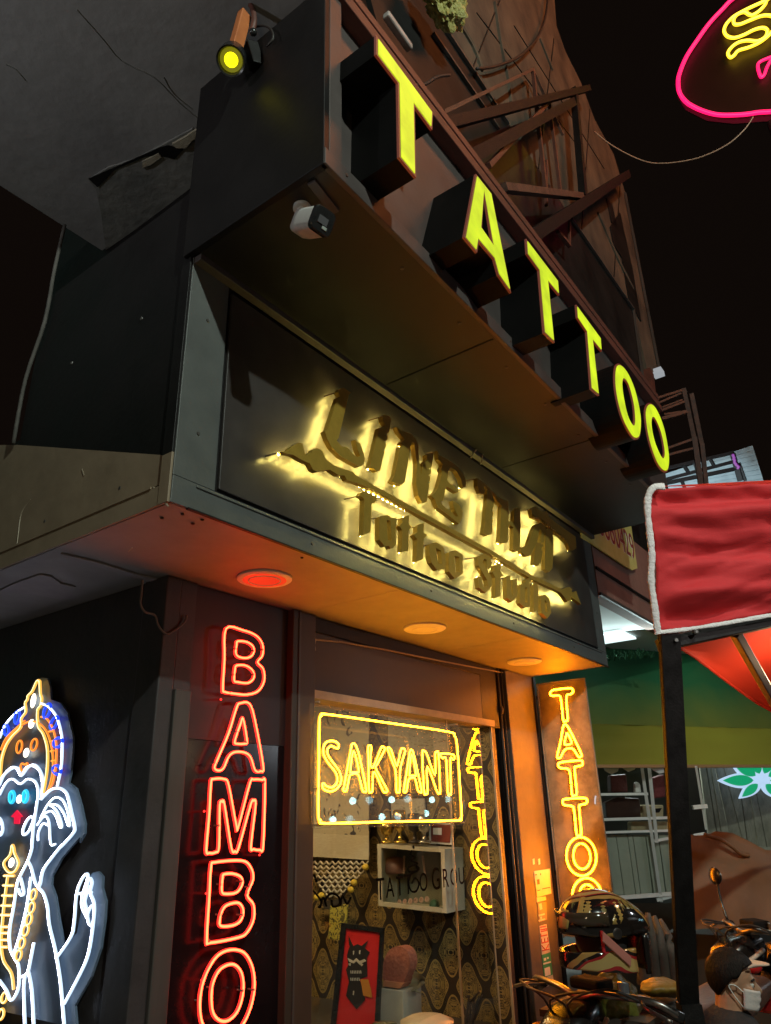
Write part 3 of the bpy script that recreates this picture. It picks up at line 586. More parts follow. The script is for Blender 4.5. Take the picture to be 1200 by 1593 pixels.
# tied wire hook hanging under the canopy batten
b = NB(); tube(b, [PY(x, y, 1.85) for x, y in ((742, 668), (738, 684), (744, 694), (736, 706), (733, 712))], .005, sub=4); tube(b, [PY(x, y, 1.85) for x, y in ((740, 676), (746, 686), (752, 700), (750, 714), (748, 722))], .004, sub=4)
tube(b, [PY(x, y, 1.85) for x, y in ((736, 680), (744, 676), (748, 682), (738, 690))], .006, sub=4)
obj('wire_hook', b, M_TRIM, smooth=True, label='small twisted wire hooks hanging from the batten above the gold sign', cat='wire')
b = NB(); tube(b, [PY(x, y, yW-.01) for x, y in ((222, 902), (220, 925), (219, 940), (226, 952), (241, 957), (246, 972), (254, 983), (262, 986), (276, 978), (288, 967), (291, 957))], .0048, sub=5)
obj('loose_wire', b, M_CABLE, smooth=True, label='loose pale wire dangling from the soffit at the shop corner', cat='wire')

# ---- security camera under the canopy corner
CC = thing('security_camera', 'white bullet security camera with a black face under the canopy corner', 'camera', PZ(480, 330, 3.6))
cdir = (RT*.62-FW*.72-UP*.20).normalized(); cc = PZ(502, 344, 3.50)
side = cdir.cross(V(0, 0, 1)).normalized(); upv = side.cross(cdir)
def roundrect(c, u, v, a, r, n=5):
    out = []
    for sx, sy, t0 in ((1, 1, 0), (-1, 1, 90), (-1, -1, 180), (1, -1, 270)):
        for k in range(n+1):
            t = math.radians(t0+90*k/n); out.append(c+u*(sx*(a-r)+r*math.cos(t))+v*(sy*(a-r)+r*math.sin(t)))
    return out
def loft(b, rings):
    g = [[b.verts.new(p) for p in r] for r in rings]
    for A, D in zip(g, g[1:]):
        for i in range(len(A)): b.faces.new((A[i], A[(i+1) % len(A)], D[(i+1) % len(A)], D[i]))
    b.faces.new(g[0][::-1]); b.faces.new(g[-1]); return b
b = NB(); loft(b, [roundrect(cc-cdir*t, side, upv, a, a*.45) for t, a in ((0, .043), (.10, .043), (.135, .039), (.15, .028))]); obj('housing', b, M_WHITEPLASTIC, CC, smooth='auto')
b = NB(); loft(b, [roundrect(cc+cdir*t, side, upv, a, a*.42) for t, a in ((-.012, .0445), (.004, .0445), (.008, .041))]); obj('face', b, M_BLACKPLASTIC, CC, smooth='auto')
b = NB(); obox(b, cc+cdir*.009+side*.004-upv*.001, side*.020, upv*.013, cdir*.002); obj('lens_window', b, M_LENS, CC)
b = NB(); obox(b, cc+cdir*.009-side*.010-upv*.022, side*.010, upv*.005, cdir*.002); obj('sensor', b, mat('sensor_white', (.35, .4, .38), .3), CC)
b = NB(); sphere(b, cc-cdir*.125+upv*.006, .034, 14, 10); tube(b, [cc-cdir*.13, cc-cdir*.15+upv*.03, PZ(470, 322, zT)], .018, sub=4, seg=10); obj('swivel', b, M_WHITEPLASTIC, CC, smooth=True)
b = NB(); lathe(b, PZ(470, 322, zT), (0, 0, -1), [(-.001, .032), (.012, .032), (.016, .026)], 20); obj('mount', b, M_WHITEPLASTIC, CC, smooth='auto')
b = NB(); beam(b, PZ(485, 283, zT-.004), PZ(522, 330, zT-.004), .035, .012); obj('bracket_plate', b, M_FASCIA, CC, bev=.002)

# ---- spotlight clamped on the top of the side panel
SP = thing('spotlight', 'small black and orange spotlight with a glowing yellow lens on the canopy corner', 'spotlight', PX(375, 60, 1.34))
h0 = PX(360, 93, 1.25); h1 = PX(378, 45, 1.28); hd = (h0-h1).normalized()
sdir = ((CAM-h0).normalized()-RT*.12-UP*.22).normalized()
b = NB(); lathe(b, h0, -sdir, [(0, .044), (-.018, .049), (-.022, .056), (.004, .056), (.07, .054), (.13, .04), (.145, .02)], 22); obj('head', b, M_BLACKPLASTIC, SP, smooth='auto')
b = NB(); lathe(b, h0, -sdir, [(-.006, .026), (-.002, .027)], 22); sphere(b, h0+sdir*.004, .024, 14, 8, (1, 1, .5)); obj('lens', b, emit('spot_lens', (3.0, 2.6, .01), 1.0), SP)
b = NB(); lathe(b, h0, -sdir, [(-.001, .044), (-.002, .043)], 22); obj('reflector', b, emit('spot_reflector', (.16, .15, .004), 1.0), SP)
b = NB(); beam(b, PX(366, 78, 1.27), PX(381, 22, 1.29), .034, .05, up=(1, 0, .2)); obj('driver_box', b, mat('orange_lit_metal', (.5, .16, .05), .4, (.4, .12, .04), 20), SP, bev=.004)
b = NB(); tube(b, [PX(x, y, 1.31) for x, y in ((360, 20), (372, 3), (390, 8), (396, 30), (392, 50))], .012, sub=4); obj('yoke', b, M_REDSTEEL, SP, smooth=True)
b = NB(); tube(b, [PX(x, y, 1.33) for x, y in ((396, 42), (410, 40), (422, 46), (425, 60), (415, 72))], .005, sub=3); obj('lead', b, M_CABLEB, SP, smooth=True)
b = NB(); sphere(b, PX(394, 50, 1.27), .016, 10, 8); obj('knob', b, M_BLACKPLASTIC, SP, smooth=True)
b = NB(); beam(b, PX(390, 70, 1.33), PX(400, 105, 1.36), .05, .05); obj('clamp', b, M_BLACK, SP, bev=.004)

# ================================================================== NEON SIGNS
M_CLIP = mat('clear_clip', (.16, .13, .10), .25)
def neon(parent, curves, mats, r, toward, part='letter', core=.55, sub=4):
    if part != 'letter' and len(curves) > 1:
        for c in curves: neon(parent, [c], mats, r, toward, part, core, sub)
        return
    t = Vector(toward)
    b = NB(); k = NB()
    for pts, closed in curves:
        tube(b, pts, r, closed, 8, sub); tube(k, [Vector(p)+t*r*.62 for p in pts], r*core, closed, 6, sub)
    if part in ('letter', 'frame_tube') and r < .012:
        for pts, closed in curves:
            for q_ in (len(pts)//4, (3*len(pts))//4):
                a_, c_ = Vector(pts[q_]), Vector(pts[(q_+1) % len(pts)]); d_ = (c_-a_).normalized(); m_ = a_.lerp(c_, .5)
                cb = NB(); lathe(cb, m_-d_*.004, d_, [(0, r*1.22), (.008, r*1.22)], 10); lathe(cb, m_-t*(-.0), -t, [(0, r*.5), (.028, r*.5)], 6); obj('clip', cb, M_CLIP, parent, smooth='auto')
    o = obj(part, b, mats[0], parent, smooth=True); obj('bright_core', k, mats[1], o, smooth=True); return o
# --- red vertical word on the dark pane
yB = yW-.03
BM = thing('neon_sign', 'red neon vertical word BAMBO on the dark pane left of the window', 'neon sign', PY(360, 1250, yB))
f3 = lambda p: [PY(x, y, yB) for x, y in cp(150, 760, 3.983, p)]
f6 = lambda p: [PY(x, y, yB) for x, y in cp(0, 1030, 2.6087, p)]
f8 = lambda p: [PY(x, y, yB) for x, y in cp(150, 1160, 3.6364, p)]
bam = [
 [f3([(800, 868), (905, 880), (985, 912), (1025, 965), (1025, 1035), (995, 1077), (1030, 1120), (1036, 1190), (1000, 1255), (930, 1278), (850, 1272), (792, 1262), (780, 1240), (790, 1060)]), f3([(872, 948), (930, 953), (970, 985), (965, 1030), (930, 1051), (880, 1045), (860, 1020), (865, 970)]), f3([(865, 1098), (920, 1098), (965, 1130), (971, 1175), (935, 1206), (870, 1200), (850, 1190), (855, 1120)])],
 [f6([(972, 168), (1010, 170), (1033, 240), (1066, 425), (1055, 443), (1033, 440), (1015, 388), (990, 368), (950, 366), (925, 385), (905, 430), (885, 441), (868, 430), (880, 395), (925, 290), (958, 185)]), f6([(984, 230), (1000, 320), (990, 332), (960, 332), (950, 322), (974, 250)])],
 [f8([(658, 190), (718, 190), (745, 225), (788, 452), (800, 455), (865, 212), (885, 193), (935, 195), (950, 215), (940, 565), (920, 590), (885, 586), (870, 570), (897, 330), (885, 314), (870, 330), (800, 580), (780, 597), (760, 580), (720, 330), (708, 320), (694, 335), (690, 570), (670, 604), (635, 608), (618, 590), (635, 380), (645, 210)])],
 [f8([(668, 660), (820, 651), (870, 690), (883, 755), (850, 845), (885, 900), (886, 980), (850, 1055), (800, 1085), (642, 1115), (621, 1095), (635, 850), (645, 685)]), f8([(718, 728), (770, 725), (815, 745), (821, 785), (790, 830), (730, 839), (706, 825), (710, 745)]), f8([(740, 900), (800, 890), (827, 930), (815, 985), (775, 1015), (702, 1021), (694, 985), (710, 930)])],
 [f8([(755, 1155), (830, 1170), (875, 1240), (891, 1330), (882, 1430), (850, 1530), (800, 1610), (740, 1640), (670, 1640), (605, 1590), (583, 1500), (588, 1390), (620, 1285), (680, 1190)]), f8([(765, 1236), (810, 1270), (828, 1340), (820, 1430), (790, 1510), (740, 1555), (690, 1552), (655, 1505), (647, 1410), (660, 1330), (700, 1262)])]]
for L in bam: neon(BM, [(p, True) for p in L], N_RED, .0074, (0, -1, 0), core=.66)
b = NB()
for x, y in ((344, 1088), (318, 1262), (321, 1390), (314, 1525), (404, 1330)): tube(b, [PY(x, y, yB), PY(x, y, yW+.02)], .005, sub=1)
obj('standoff', b, N_RED[0], BM)
# --- yellow framed word in the window
yK = yW-.045
SK = thing('neon_sign', 'yellow neon word SAKYANT in a rounded neon frame hung in the window', 'neon sign', PY(600, 1200, yK))
k1 = lambda p: [PY(x, y, yK) for x, y in cp(480, 1080, 4.6154, p)]
sak = [
 [[(208, 388), (214, 365), (198, 345), (160, 335), (120, 350), (103, 390), (106, 435), (135, 490), (190, 560), (203, 610), (192, 650), (160, 670), (122, 658), (105, 640), (96, 655), (105, 682), (140, 697), (180, 692), (217, 660), (231, 615), (225, 570), (195, 520), (150, 460), (131, 420), (136, 392), (160, 372), (190, 386)]],
 [[(320, 355), (337, 370), (362, 450), (410, 680), (400, 698), (385, 692), (358, 590), (340, 572), (308, 574), (290, 592), (272, 680), (258, 697), (244, 685), (255, 640), (300, 400), (307, 365)], [(320, 408), (356, 545), (345, 560), (305, 560), (296, 548)]],
 [[(438, 368), (447, 385), (440, 500), (455, 527), (472, 500), (515, 392), (530, 377), (546, 388), (540, 408), (492, 500), (480, 532), (520, 610), (562, 690), (548, 704), (530, 690), (478, 572), (460, 574), (456, 690), (445, 702), (431, 690), (428, 500), (424, 385)]],
 [[(570, 384), (590, 402), (622, 500), (636, 506), (660, 402), (678, 391), (691, 405), (682, 440), (655, 542), (652, 690), (640, 704), (627, 692), (623, 560), (600, 490), (565, 398)]],
 [[(735, 400), (748, 420), (772, 520), (808, 690), (795, 702), (782, 690), (763, 610), (740, 600), (715, 615), (702, 690), (690, 704), (681, 690), (700, 570), (722, 425)], [(737, 432), (768, 572), (755, 585), (730, 585), (722, 572)]],
 [[(828, 410), (846, 430), (905, 582), (906, 430), (917, 419), (930, 430), (942, 690), (935, 706), (920, 700), (850, 520), (852, 700), (840, 712), (827, 700), (814, 430)]],
 [[(945, 428), (1030, 432), (1046, 455), (1036, 471), (1015, 470), (1021, 700), (1010, 716), (997, 705), (985, 472), (960, 460), (944, 445)]]]
for L in sak: neon(SK, [(k1(p), True) for p in L], N_YEL, .0057, (0, -1, 0), core=.68)
neon(SK, [(k1([(130, 145), (560, 205), (1000, 270), (1045, 300), (1062, 360), (1080, 600), (1095, 860), (1085, 893), (1058, 907), (600, 915), (125, 928), (85, 905), (66, 860), (70, 500), (74, 195), (92, 155)]), True)], N_YEL, .0066, (0, -1, 0), 'frame_tube', core=.66)
b = NB(); prism(b, [k1([(28, 62), (1098, 218), (1120, 560), (1150, 940), (600, 950), (40, 965), (30, 500)])], (0, .005, 0)); bmesh.ops.translate(b, verts=b.verts[:], vec=(0, .014, 0)); obj('backing_plate', b, M_ACRYLIC, SK)
for i, (x, y) in enumerate(((497, 1092), (712, 1127), (500, 1283), (722, 1279))):
    b = NB(); tube(b, [PY(x, y, yK+.012), PY(x, y, yK+.012)+V(0, yG-yK-.012, 0)], .006, sub=1, seg=8); obj('standoff', b, M_TRIM, SK)
# --- amber vertical board at right, facing along the street
xT = 5.44; xTn = xT-.03
TT = thing('neon_sign', 'amber neon vertical word TATTOO on a clear board at the right end', 'neon sign', (xT, 2.3, 1.0))
t5 = lambda p: [PX(x, y, xTn) for x, y in cp(720, 980, 4.979, p)]
t8 = lambda p: [PX(x, y, xTn) for x, y in cp(760, 1030, 2.7273, p)]
def ringpts(cx_, cy_, rx, ry, tilt, n=14):
    t = math.radians(tilt); return [(cx_+rx*math.cos(a)*math.cos(t)-ry*math.sin(a)*math.sin(t), cy_+rx*math.cos(a)*math.sin(t)+ry*math.sin(a)*math.cos(t)) for a in (2*math.pi*k/n for k in range(n))]
tat = [
 [t5([(690, 475), (720, 464), (830, 452), (855, 463), (856, 485), (835, 500), (815, 503), (806, 540), (816, 690), (800, 706), (782, 700), (766, 550), (750, 510), (700, 512), (680, 498)])],
 [t5([(795, 733), (815, 748), (860, 830), (921, 960), (920, 980), (900, 985), (870, 937), (845, 918), (800, 925), (775, 960), (760, 990), (741, 993), (735, 975), (760, 870), (780, 755)]), t5([(815, 803), (846, 868), (830, 886), (800, 890), (792, 875), (805, 818)])],
 [t5([(742, 1045), (768, 1026), (910, 1012), (931, 1030), (925, 1050), (882, 1060), (870, 1082), (886, 1260), (870, 1281), (850, 1275), (836, 1120), (815, 1077), (760, 1070)])],
 [t5([(778, 1330), (800, 1311), (945, 1303), (966, 1325), (955, 1346), (915, 1356), (905, 1380), (921, 1570), (905, 1591), (885, 1580), (866, 1400), (850, 1366), (790, 1356)])],
 [t8(ringpts(396, 825, 63, 82, -6)), t8(ringpts(398, 824, 36, 54, -6))],
 [t8(ringpts(421, 1000, 64, 84, -6)), t8(ringpts(423, 1000, 36, 56, -6))]]
for L in tat: neon(TT, [(p, True) for p in L], N_ORG, .0095, (-1, 0, 0), core=.62)
def plate(x0, x1, y0, y1, z0, z1): return B(x0, x1, y0, y1, z0, z1)
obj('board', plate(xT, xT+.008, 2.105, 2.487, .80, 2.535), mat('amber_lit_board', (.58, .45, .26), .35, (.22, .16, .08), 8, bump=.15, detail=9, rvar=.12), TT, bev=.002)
obj('cover', plate(xT-.012, xT-.007, 2.100, 2.492, .795, 2.540), M_ACRYLIC, TT)
b = NB(); box(b, xT-.008, xT+.010, 2.094, 2.101, .79, 2.545); box(b, xT-.008, xT+.010, 2.49, 2.497, .79, 2.545); box(b, xT-.008, xT+.010, 2.101, 2.49, 2.538, 2.545); obj('edge_strip', b, M_TRIM, TT)
for z in (2.44, 2.0, 1.2):
    b = NB(); box(b, xT+.0, xT+.012, 2.495, yW+.02, z-.015, z+.015); obj('bracket', b, M_DARKSTEEL, TT)
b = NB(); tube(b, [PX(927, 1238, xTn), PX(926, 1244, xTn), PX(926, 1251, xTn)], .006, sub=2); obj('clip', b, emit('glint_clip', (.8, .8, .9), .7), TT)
# --- elephant headed figure on the side wall
xG = 1.845
GN = thing('neon_sign', 'multicoloured neon elephant headed seated deity on the dark side wall', 'neon sign', (xG, 3.6, 1.6))
g1 = lambda p: [PX(x, y, xG) for x, y in cp(0, 1050, 5.9, p)]
g2 = lambda p: [PX(x, y, xG) for x, y in cp(0, 1300, 5.435, p)]
ax_y = PX(27, 1250, xG).y
def mir(p): return [V(q.x, 2*ax_y-q.y, q.z) for q in p]
gp = lambda L: L+[(mir(p), c) for p, c in L]
def loopleaf(c, w, h, tilt): return g1(ringpts(c[0], c[1], w, h, tilt, 8))
TW = (-1, 0, 0)
crown = g1([(370, 60), (345, 55), (300, 150), (262, 190), (255, 225), (235, 260), (240, 340), (200, 400), (195, 480), (120, 560), (60, 650), (20, 780), (5, 960)])
crown2 = g1([(370, 60), (372, 130), (375, 180), (386, 215), (378, 280), (348, 330), (355, 470), (400, 540), (435, 660), (440, 800), (425, 950), (400, 1085)])
neon(GN, [(crown, False), (crown2, False)], N_GLD, .0062, TW, 'crown_tube')
neon(GN, [(g1([(0, 800), (30, 700), (100, 560), (190, 470), (290, 425), (380, 460), (440, 540), (480, 680), (490, 850), (465, 1000), (430, 1085)]), False), (g1([(10, 690), (60, 580), (150, 490), (230, 420)]), False), (g1([(380, 385), (430, 400), (490, 500), (520, 650), (515, 830), (490, 980), (450, 1060)]), False)]
     + [(g1(ringpts(180, 660, 24, 58, 10, 10)), True), (g1(ringpts(315, 640, 26, 55, 14, 10)), True), (g1([(205, 882), (192, 840), (205, 812), (228, 822), (252, 810), (250, 835)]), True)]
     + [(g1([(452+8*k, 520+90*k), (482+8*k, 515+90*k)]), False) for k in range(5)], N_DOR, .0048, TW, 'orange_tube')
halo = g1([(385, 262), (460, 300), (530, 400), (570, 560), (575, 700), (565, 850), (530, 1020)])
neon(GN, [(g1([(0, 580), (60, 450), (150, 350), (230, 295)]), False), (halo, False)], N_WHT, .0052, TW, 'halo_tube')
for c, w, h, t in (((160, 390), 22, 58, 8), ((60, 505), 22, 50, -6), ((435, 330), 26, 68, 18), ((500, 440), 26, 62, 26), ((535, 620), 36, 48, 40), ((525, 872), 34, 42, -30)):
    neon(GN, [(loopleaf(c, w, h, t), True)], N_BLU, .0066, TW, 'blue_leaf')
head = g1([(0, 1010), (40, 920), (110, 850), (160, 860), (200, 925), (250, 850), (310, 835), (370, 880), (395, 960), (390, 1110), (382, 1140), (420, 1100), (480, 1050), (550, 1040), (610, 1080), (635, 1150), (660, 1260), (690, 1400), (670, 1460), (560, 1580)])+g2([(530, 75), (450, 175), (370, 290), (345, 400), (328, 440)])
inner = g1([(0, 1100), (60, 990), (120, 955), (190, 1000), (260, 955), (330, 985), (355, 1080), (340, 1200), (310, 1400), (298, 1560)])+g2([(270, 120), (240, 210), (180, 330), (150, 400), (120, 600), (85, 800), (90, 950), (130, 1040), (160, 1100), (165, 1250), (140, 1340), (95, 1390), (60, 1310), (0, 1225)])
fing = [g1([(380, 1310), (440, 1195), (510, 1125), (580, 1150), (625, 1250), (645, 1370), (628, 1375), (590, 1270), (530, 1195), (460, 1192)]), g1([(460, 1192), (520, 1240), (560, 1330), (572, 1395), (552, 1390), (520, 1300), (480, 1250), (420, 1270), (375, 1330)]), g1([(345, 1380), (395, 1310), (430, 1300), (455, 1360), (470, 1550), (512, 1552)]), g1([(355, 1520), (358, 1440), (400, 1365), (445, 1380)])]
tusk = g1([(290, 1300), (250, 1340), (216, 1420), (225, 1468), (272, 1430), (312, 1330)])
arm = [g2([(240, 215), (268, 270), (300, 390), (330, 440), (372, 490), (405, 600), (420, 750), (470, 960), (510, 1200), (530, 1400), (548, 1620)]), g2([(478, 1038), (600, 860), (630, 740), (650, 500), (690, 380), (732, 325), (748, 345), (725, 430), (700, 510), (698, 600), (742, 695)]), g2([(548, 1420), (680, 1170), (750, 1000), (790, 760), (800, 580), (768, 480), (782, 400), (768, 362), (748, 385), (738, 480), (722, 560), (742, 640)]), g2([(668, 490), (778, 480)]), g2([(780, 590), (745, 660), (755, 740), (785, 765)])]
body = [g2([(265, 350), (230, 600), (170, 850), (120, 1000)]), g2([(290, 905), (262, 1050), (235, 1160), (180, 1195)]), g2([(240, 1130), (272, 1300), (290, 1620)]), g2([(215, 1190), (205, 1300), (215, 1620)]), g2([(180, 360), (195, 420), (205, 490), (180, 500), (160, 450)])]
neon(GN, [(head, False), (mir(head), False)], N_WHT, .0060, TW, 'head_tube')
neon(GN, [(inner, False), (tusk, True), (mir(tusk), True)]+[(p, False) for p in body], N_WHT, .0056, TW, 'body_tube')
neon(GN, gp([(p, False) for p in fing]), N_WHT, .0047, TW, 'hand_tube')
neon(GN, gp([(p, False) for p in arm]), N_WHT, .0056, TW, 'arm_tube')
neon(GN, [(g1(ringpts(112, 1120, 22, 52, 4, 10)), True), (g1(ringpts(235, 1115, 20, 52, 4, 10)), True)], N_CYN, .007, TW, 'eye_tube')
b = NB(); prism(b, [g1([(155, 1240), (205, 1300), (182, 1305), (175, 1368), (128, 1368), (130, 1310), (100, 1300)])], (.006, 0, 0)); obj('red_mark', b, emit('red_mark_light', (1.0, .01, .06), .9), GN)
mace = [(g2([(105, 85), (90, 160), (40, 220), (42, 262), (80, 310), (130, 300), (160, 230), (128, 150), (118, 95)]), True), (g2([(70, 330), (40, 560), (18, 800), (12, 920), (35, 1060), (100, 1165), (118, 1300)]), False)]
for yy in (338, 420, 505, 590, 670, 770, 822, 880, 940): xx = 80-(yy-340)*.09; mace.append((g2([(xx-42, yy), (xx+42, yy+2)]), False))
neon(GN, mace, N_GLD, .0058, TW, 'mace_tube')
neon(GN, [(g2(ringpts(cx_, cy_, 22, 46, 14, 9)), True) for cx_, cy_ in ((286, 498), (270, 608), (248, 708), (220, 800), (188, 908), (160, 1012), (40, 1368), (12, 1510))], N_GLD, .005, TW, 'chain_tube')
M_JEWEL = emit('jewel_bulb', (3.2, 2.9, 2.2), 1.0)
for x, y, r, sy in ((52, 1090, .018, 1.9), (49, 1126, .019, 1.1), (41, 1171, .019, 1.1), (30, 1243, .018, 1.0), (18, 1342, .018, 1.1)):
    b = NB(); sphere(b, PX(x, y, xG), r, 14, 10, (.5, 1, sy)); obj('jewel_bulb', b, M_JEWEL, GN, smooth=True)
outl = [(310, 170), (345, 20), (400, 25), (425, 110), (430, 220), (520, 250), (580, 340), (610, 470), (632, 560), (628, 700), (610, 900), (590, 985), (660, 1040), (705, 1200), (740, 1370), (735, 1460), (690, 1540)]
bk = g1(outl)+g2([(640, 10), (480, 200), (400, 350), (395, 420), (430, 520), (460, 720), (500, 940), (610, 830), (650, 640), (690, 400), (740, 320), (790, 305), (830, 350), (825, 450), (855, 560), (845, 720), (810, 960), (730, 1200), (590, 1450), (605, 1640)])
bk = bk+mir(bk)[::-1]
b = NB(); prism(b, [[p+V(.020, 0, 0) for p in bk]], (.010, 0, 0)); obj('backing_plate', b, mat('blue_grey_acrylic', (.13, .19, .29), .3, (.17, .23, .34), 4), GN)
b = NB(); 
for y_, z_ in ((3.3, 2.1), (3.1, 1.5), (4.0, 1.5), (3.0, 1.1), (4.3, 1.1)): box(b, xG+.03, 1.90, y_-.01, y_+.01, z_-.01, z_+.01)
obj('standoff', b, M_STEEL, GN)
# --- pink neon across the street at the top right
xP = 8.0
PK = thing('neon_sign', 'pink neon loop with a yellow neon squiggle high against the black sky', 'neon sign', PX(1180, 60, xP))
pk = lambda p: [PX(x, y, xP) for x, y in cp(1020, 0, 6.6667, p)]
neon(PK, [(pk([(800, -10), (700, 90), (560, 240), (430, 420), (320, 590), (250, 760), (235, 860), (250, 960), (310, 1050), (400, 1110), (520, 1160), (650, 1190), (800, 1193), (950, 1183), (1070, 1165), (1250, 1150), (1500, 1080), (1750, 900), (1850, 600), (1750, 250), (1550, -60), (1300, -200), (1050, -180)]), True)], N_PNK, .028, (-.86, 0, -.5), 'pink_tube', core=.42)
neon(PK, [(pk([(1250, -60), (1130, 10), (1000, 70), (880, 130), (800, 180), (735, 250), (712, 320), (745, 375), (820, 392), (920, 360), (1020, 310), (1110, 288), (1160, 315), (1140, 380), (1060, 425), (950, 420), (860, 440), (790, 490), (752, 550), (775, 595), (815, 575), (860, 525), (970, 490), (1080, 440), (1170, 370), (1230, 300), (1280, 220), (1200, 165), (1100, 165), (980, 210), (880, 250), (820, 250), (812, 200), (850, 150), (920, 125), (970, 150), (1010, 155), (1080, 110), (1140, 40), (1160, -40)]), False)], N_SNK, .022, (-.86, 0, -.5), 'yellow_tube', core=.55)
neon(PK, [(pk([(1330, 540), (1200, 590), (1085, 640), (1062, 690), (1080, 770), (1100, 800), (1130, 770), (1160, 690), (1220, 600)]), True)], N_PNK, .02, (-.86, 0, -.5), 'pink_tube', core=.42)
b = NB(); prism(b, [[p+V(.06, 0, 0) for p in pk([(820, -60), (560, 200), (310, 560), (210, 800), (215, 980), (300, 1110), (520, 1220), (800, 1250), (1300, 1210), (1750, 1000), (1900, 600), (1800, 150), (1500, -200), (1100, -250)])]], (.02, 0, 0)); obj('backing_plate', b, mat('dark_backing', (.012, .008, .006), .5, (.02, .012, .01), 3), PK)
b = NB(); tube(b, [PX(1200, 190, xP+.1), V(8.6, -.4, 0)], .05, sub=1, seg=10); obj('post', b, M_DARKSTEEL, PK)

# ================================================================== MARKET STALL AT RIGHT
M_REDCLOTH = cloth('red_canvas', (.52, .022, .026), (.58, .032, .036), .25, .35, 5)
M_ORANGERED = cloth('red_canvas_thin', (.62, .035, .012), (.70, .05, .018), .45, .15, 3)
M_PIPING = mat('white_piping', (.55, .54, .52), .8, (.68, .67, .66), 30, bump=.5, bscale=140)
ST = thing('market_stall', 'red canvas market stall with white piping on a black steel post', 'market stall', (2.787, .735, 0))
def vnoise(u, v): return noise.noise(V(u, v, 3.1))
rows = []
NU, NV = 60, 46
dn = FW.copy(); dn.z = 0; dn.normalize()
for j in range(NV+1):
    v = j/NV; row = []
    for i in range(NU+1):
        u = i/NU*1.6
        xl = 1011+14*v-3*math.sin(v*9); yt = 760-10*u+(3 if u < .03 else 0); yb = 983-26*u-8*u*u
        p = PD(xl+u*190, yt+(yb-yt)*v, 2.72)
        # hanging folds: long creases running away from the left seam, plus small crumples
        f = .022*math.sin(v*15+u*1.6-2.0*u*v+1.2*vnoise(u*1.2, v*1.5))*(1-.3*u)+.010*math.sin(v*31-u*2.5+1.6*vnoise(u*2+4, v*2))+.016*vnoise(u*2.2, v*7)+.005*vnoise(u*5+9, v*19)+.016*(1-abs(vnoise(u*.8+2, v*7.0+u*1.2))*2.2)**3*.8-.010*(1-abs(vnoise(u*1.3+7, v*11.0-u*2.0))*2.2)**3*.7
        f *= min(1, .25+u*5)
        row.append(p+dn*f)
    rows.append(row)
VL = thick(obj('valance', sheet(NB(), rows), M_REDCLOTH, ST, smooth=True), .003)
def piping(pts, r, name='piping'):
    P = smoothpath(pts, False, 14); b = NB(); n = len(P); rings = []
    for i, p in enumerate(P):
        d = (P[min(i+1, n-1)]-P[max(0, i-1)]).normalized(); u = d.cross(dn).normalized(); w = d.cross(u)
        rr = r*(1+.05*math.sin(i*1.7)+.22*noise.noise(p*42))
        rings.append([b.verts.new(p+rr*(math.cos(6.2832*k/8)*u+.45*math.sin(6.2832*k/8)*w)) for k in range(8)])
    for a, c_ in zip(rings, rings[1:]):
        for k in range(8): b.faces.new((a[k], a[(k+1) % 8], c_[(k+1) % 8], c_[k]))
    return obj(name, b, M_PIPING, ST, smooth=True)
piping([PD(x, y, 2.70) for x, y in ((1034, 757), (1018, 758), (1009, 772), (1008, 800), (1014, 860), (1013, 900), (1018, 940), (1022, 972), (1024, 986))], .0135)
piping([PD(x, y, 2.70) for x, y in ((1022, 984), (1060, 980), (1120, 971), (1200, 957), (1330, 935))], .008)
# top of the canopy running away behind the valance, and its lit underside
obj('roof_sheet', sheet(NB(), [[PD(1011+u*190, 757-10*u, 2.73)+dn*(t*.9)+RT*(t*1.1)+V(0, 0, .42*t) for u in (0, .4, .8, 1.2, 1.6)] for t in (0, .25, .5, .75, 1)]), M_REDCLOTH, ST, smooth=True)
lo = [(1056, 1006, 2.86), (1078, 1020, 3.05), (1110, 1044, 3.3), (1150, 1074, 3.6), (1200, 1106, 3.9), (1300, 1150, 4.3)]
hi = [(1056, 1000, 2.86), (1085, 996, 2.9), (1120, 988, 2.95), (1160, 978, 3.0), (1200, 966, 3.05), (1300, 940, 3.1)]
obj('inner_canopy', sheet(NB(), [[PD(*a).lerp(PD(*c_), t)+dn*(.05*math.sin(t*3.14)) for a, c_ in zip(lo, hi)] for t in (0, .2, .4, .6, .8, 1)]), M_ORANGERED, ST, smooth=True)
b = NB(); tube(b, [PD(x, y, d-.01) for x, y, d in lo], .007, sub=3); obj('hem', b, M_ORANGERED, ST, smooth=True)
pc = PD(1041, 1010, 2.72)
b = NB(); p0 = V(pc.x+.075*RT.x*.5, pc.y+.075*RT.y*.5, 0)
beam(b, PD(1041, 985, 2.72), PD(1071, 1560, 2.72)+V(0, 0, 0), .074, .035, up=FW); POST = obj('post', b, M_DARKSTEEL, ST, bev=.004)
b = NB(); q = PD(1071, 1560, 2.72); beam(b, q, V(q.x+.03, q.y-.02, 0), .074, .074, up=FW); obj('post_foot', b, M_DARKSTEEL, ST)
b = NB(); beam(b, PD(1024, 1004, 2.74), PD(1330, 938, 2.74), .045, .045, up=dn); obj('crossbar', b, M_DARKSTEEL, ST, bev=.003)
b = NB(); beam(b, PD(1144, 985, 2.76), PD(1215, 1110, 3.0), .034, .034, up=dn); obj('brace', b, mat('purple_black_steel', (.03, .018, .025), .4), ST, bev=.003)
b = NB(); lathe(b, PD(1083, 983, 2.70), -dn, [(-.01, .010), (.004, .010), (.007, .005)], 10); lathe(b, PD(1052, 996, 2.70), -dn, [(-.01, .007), (.006, .007)], 8); obj('bolt', b, M_COLUMN, ST)

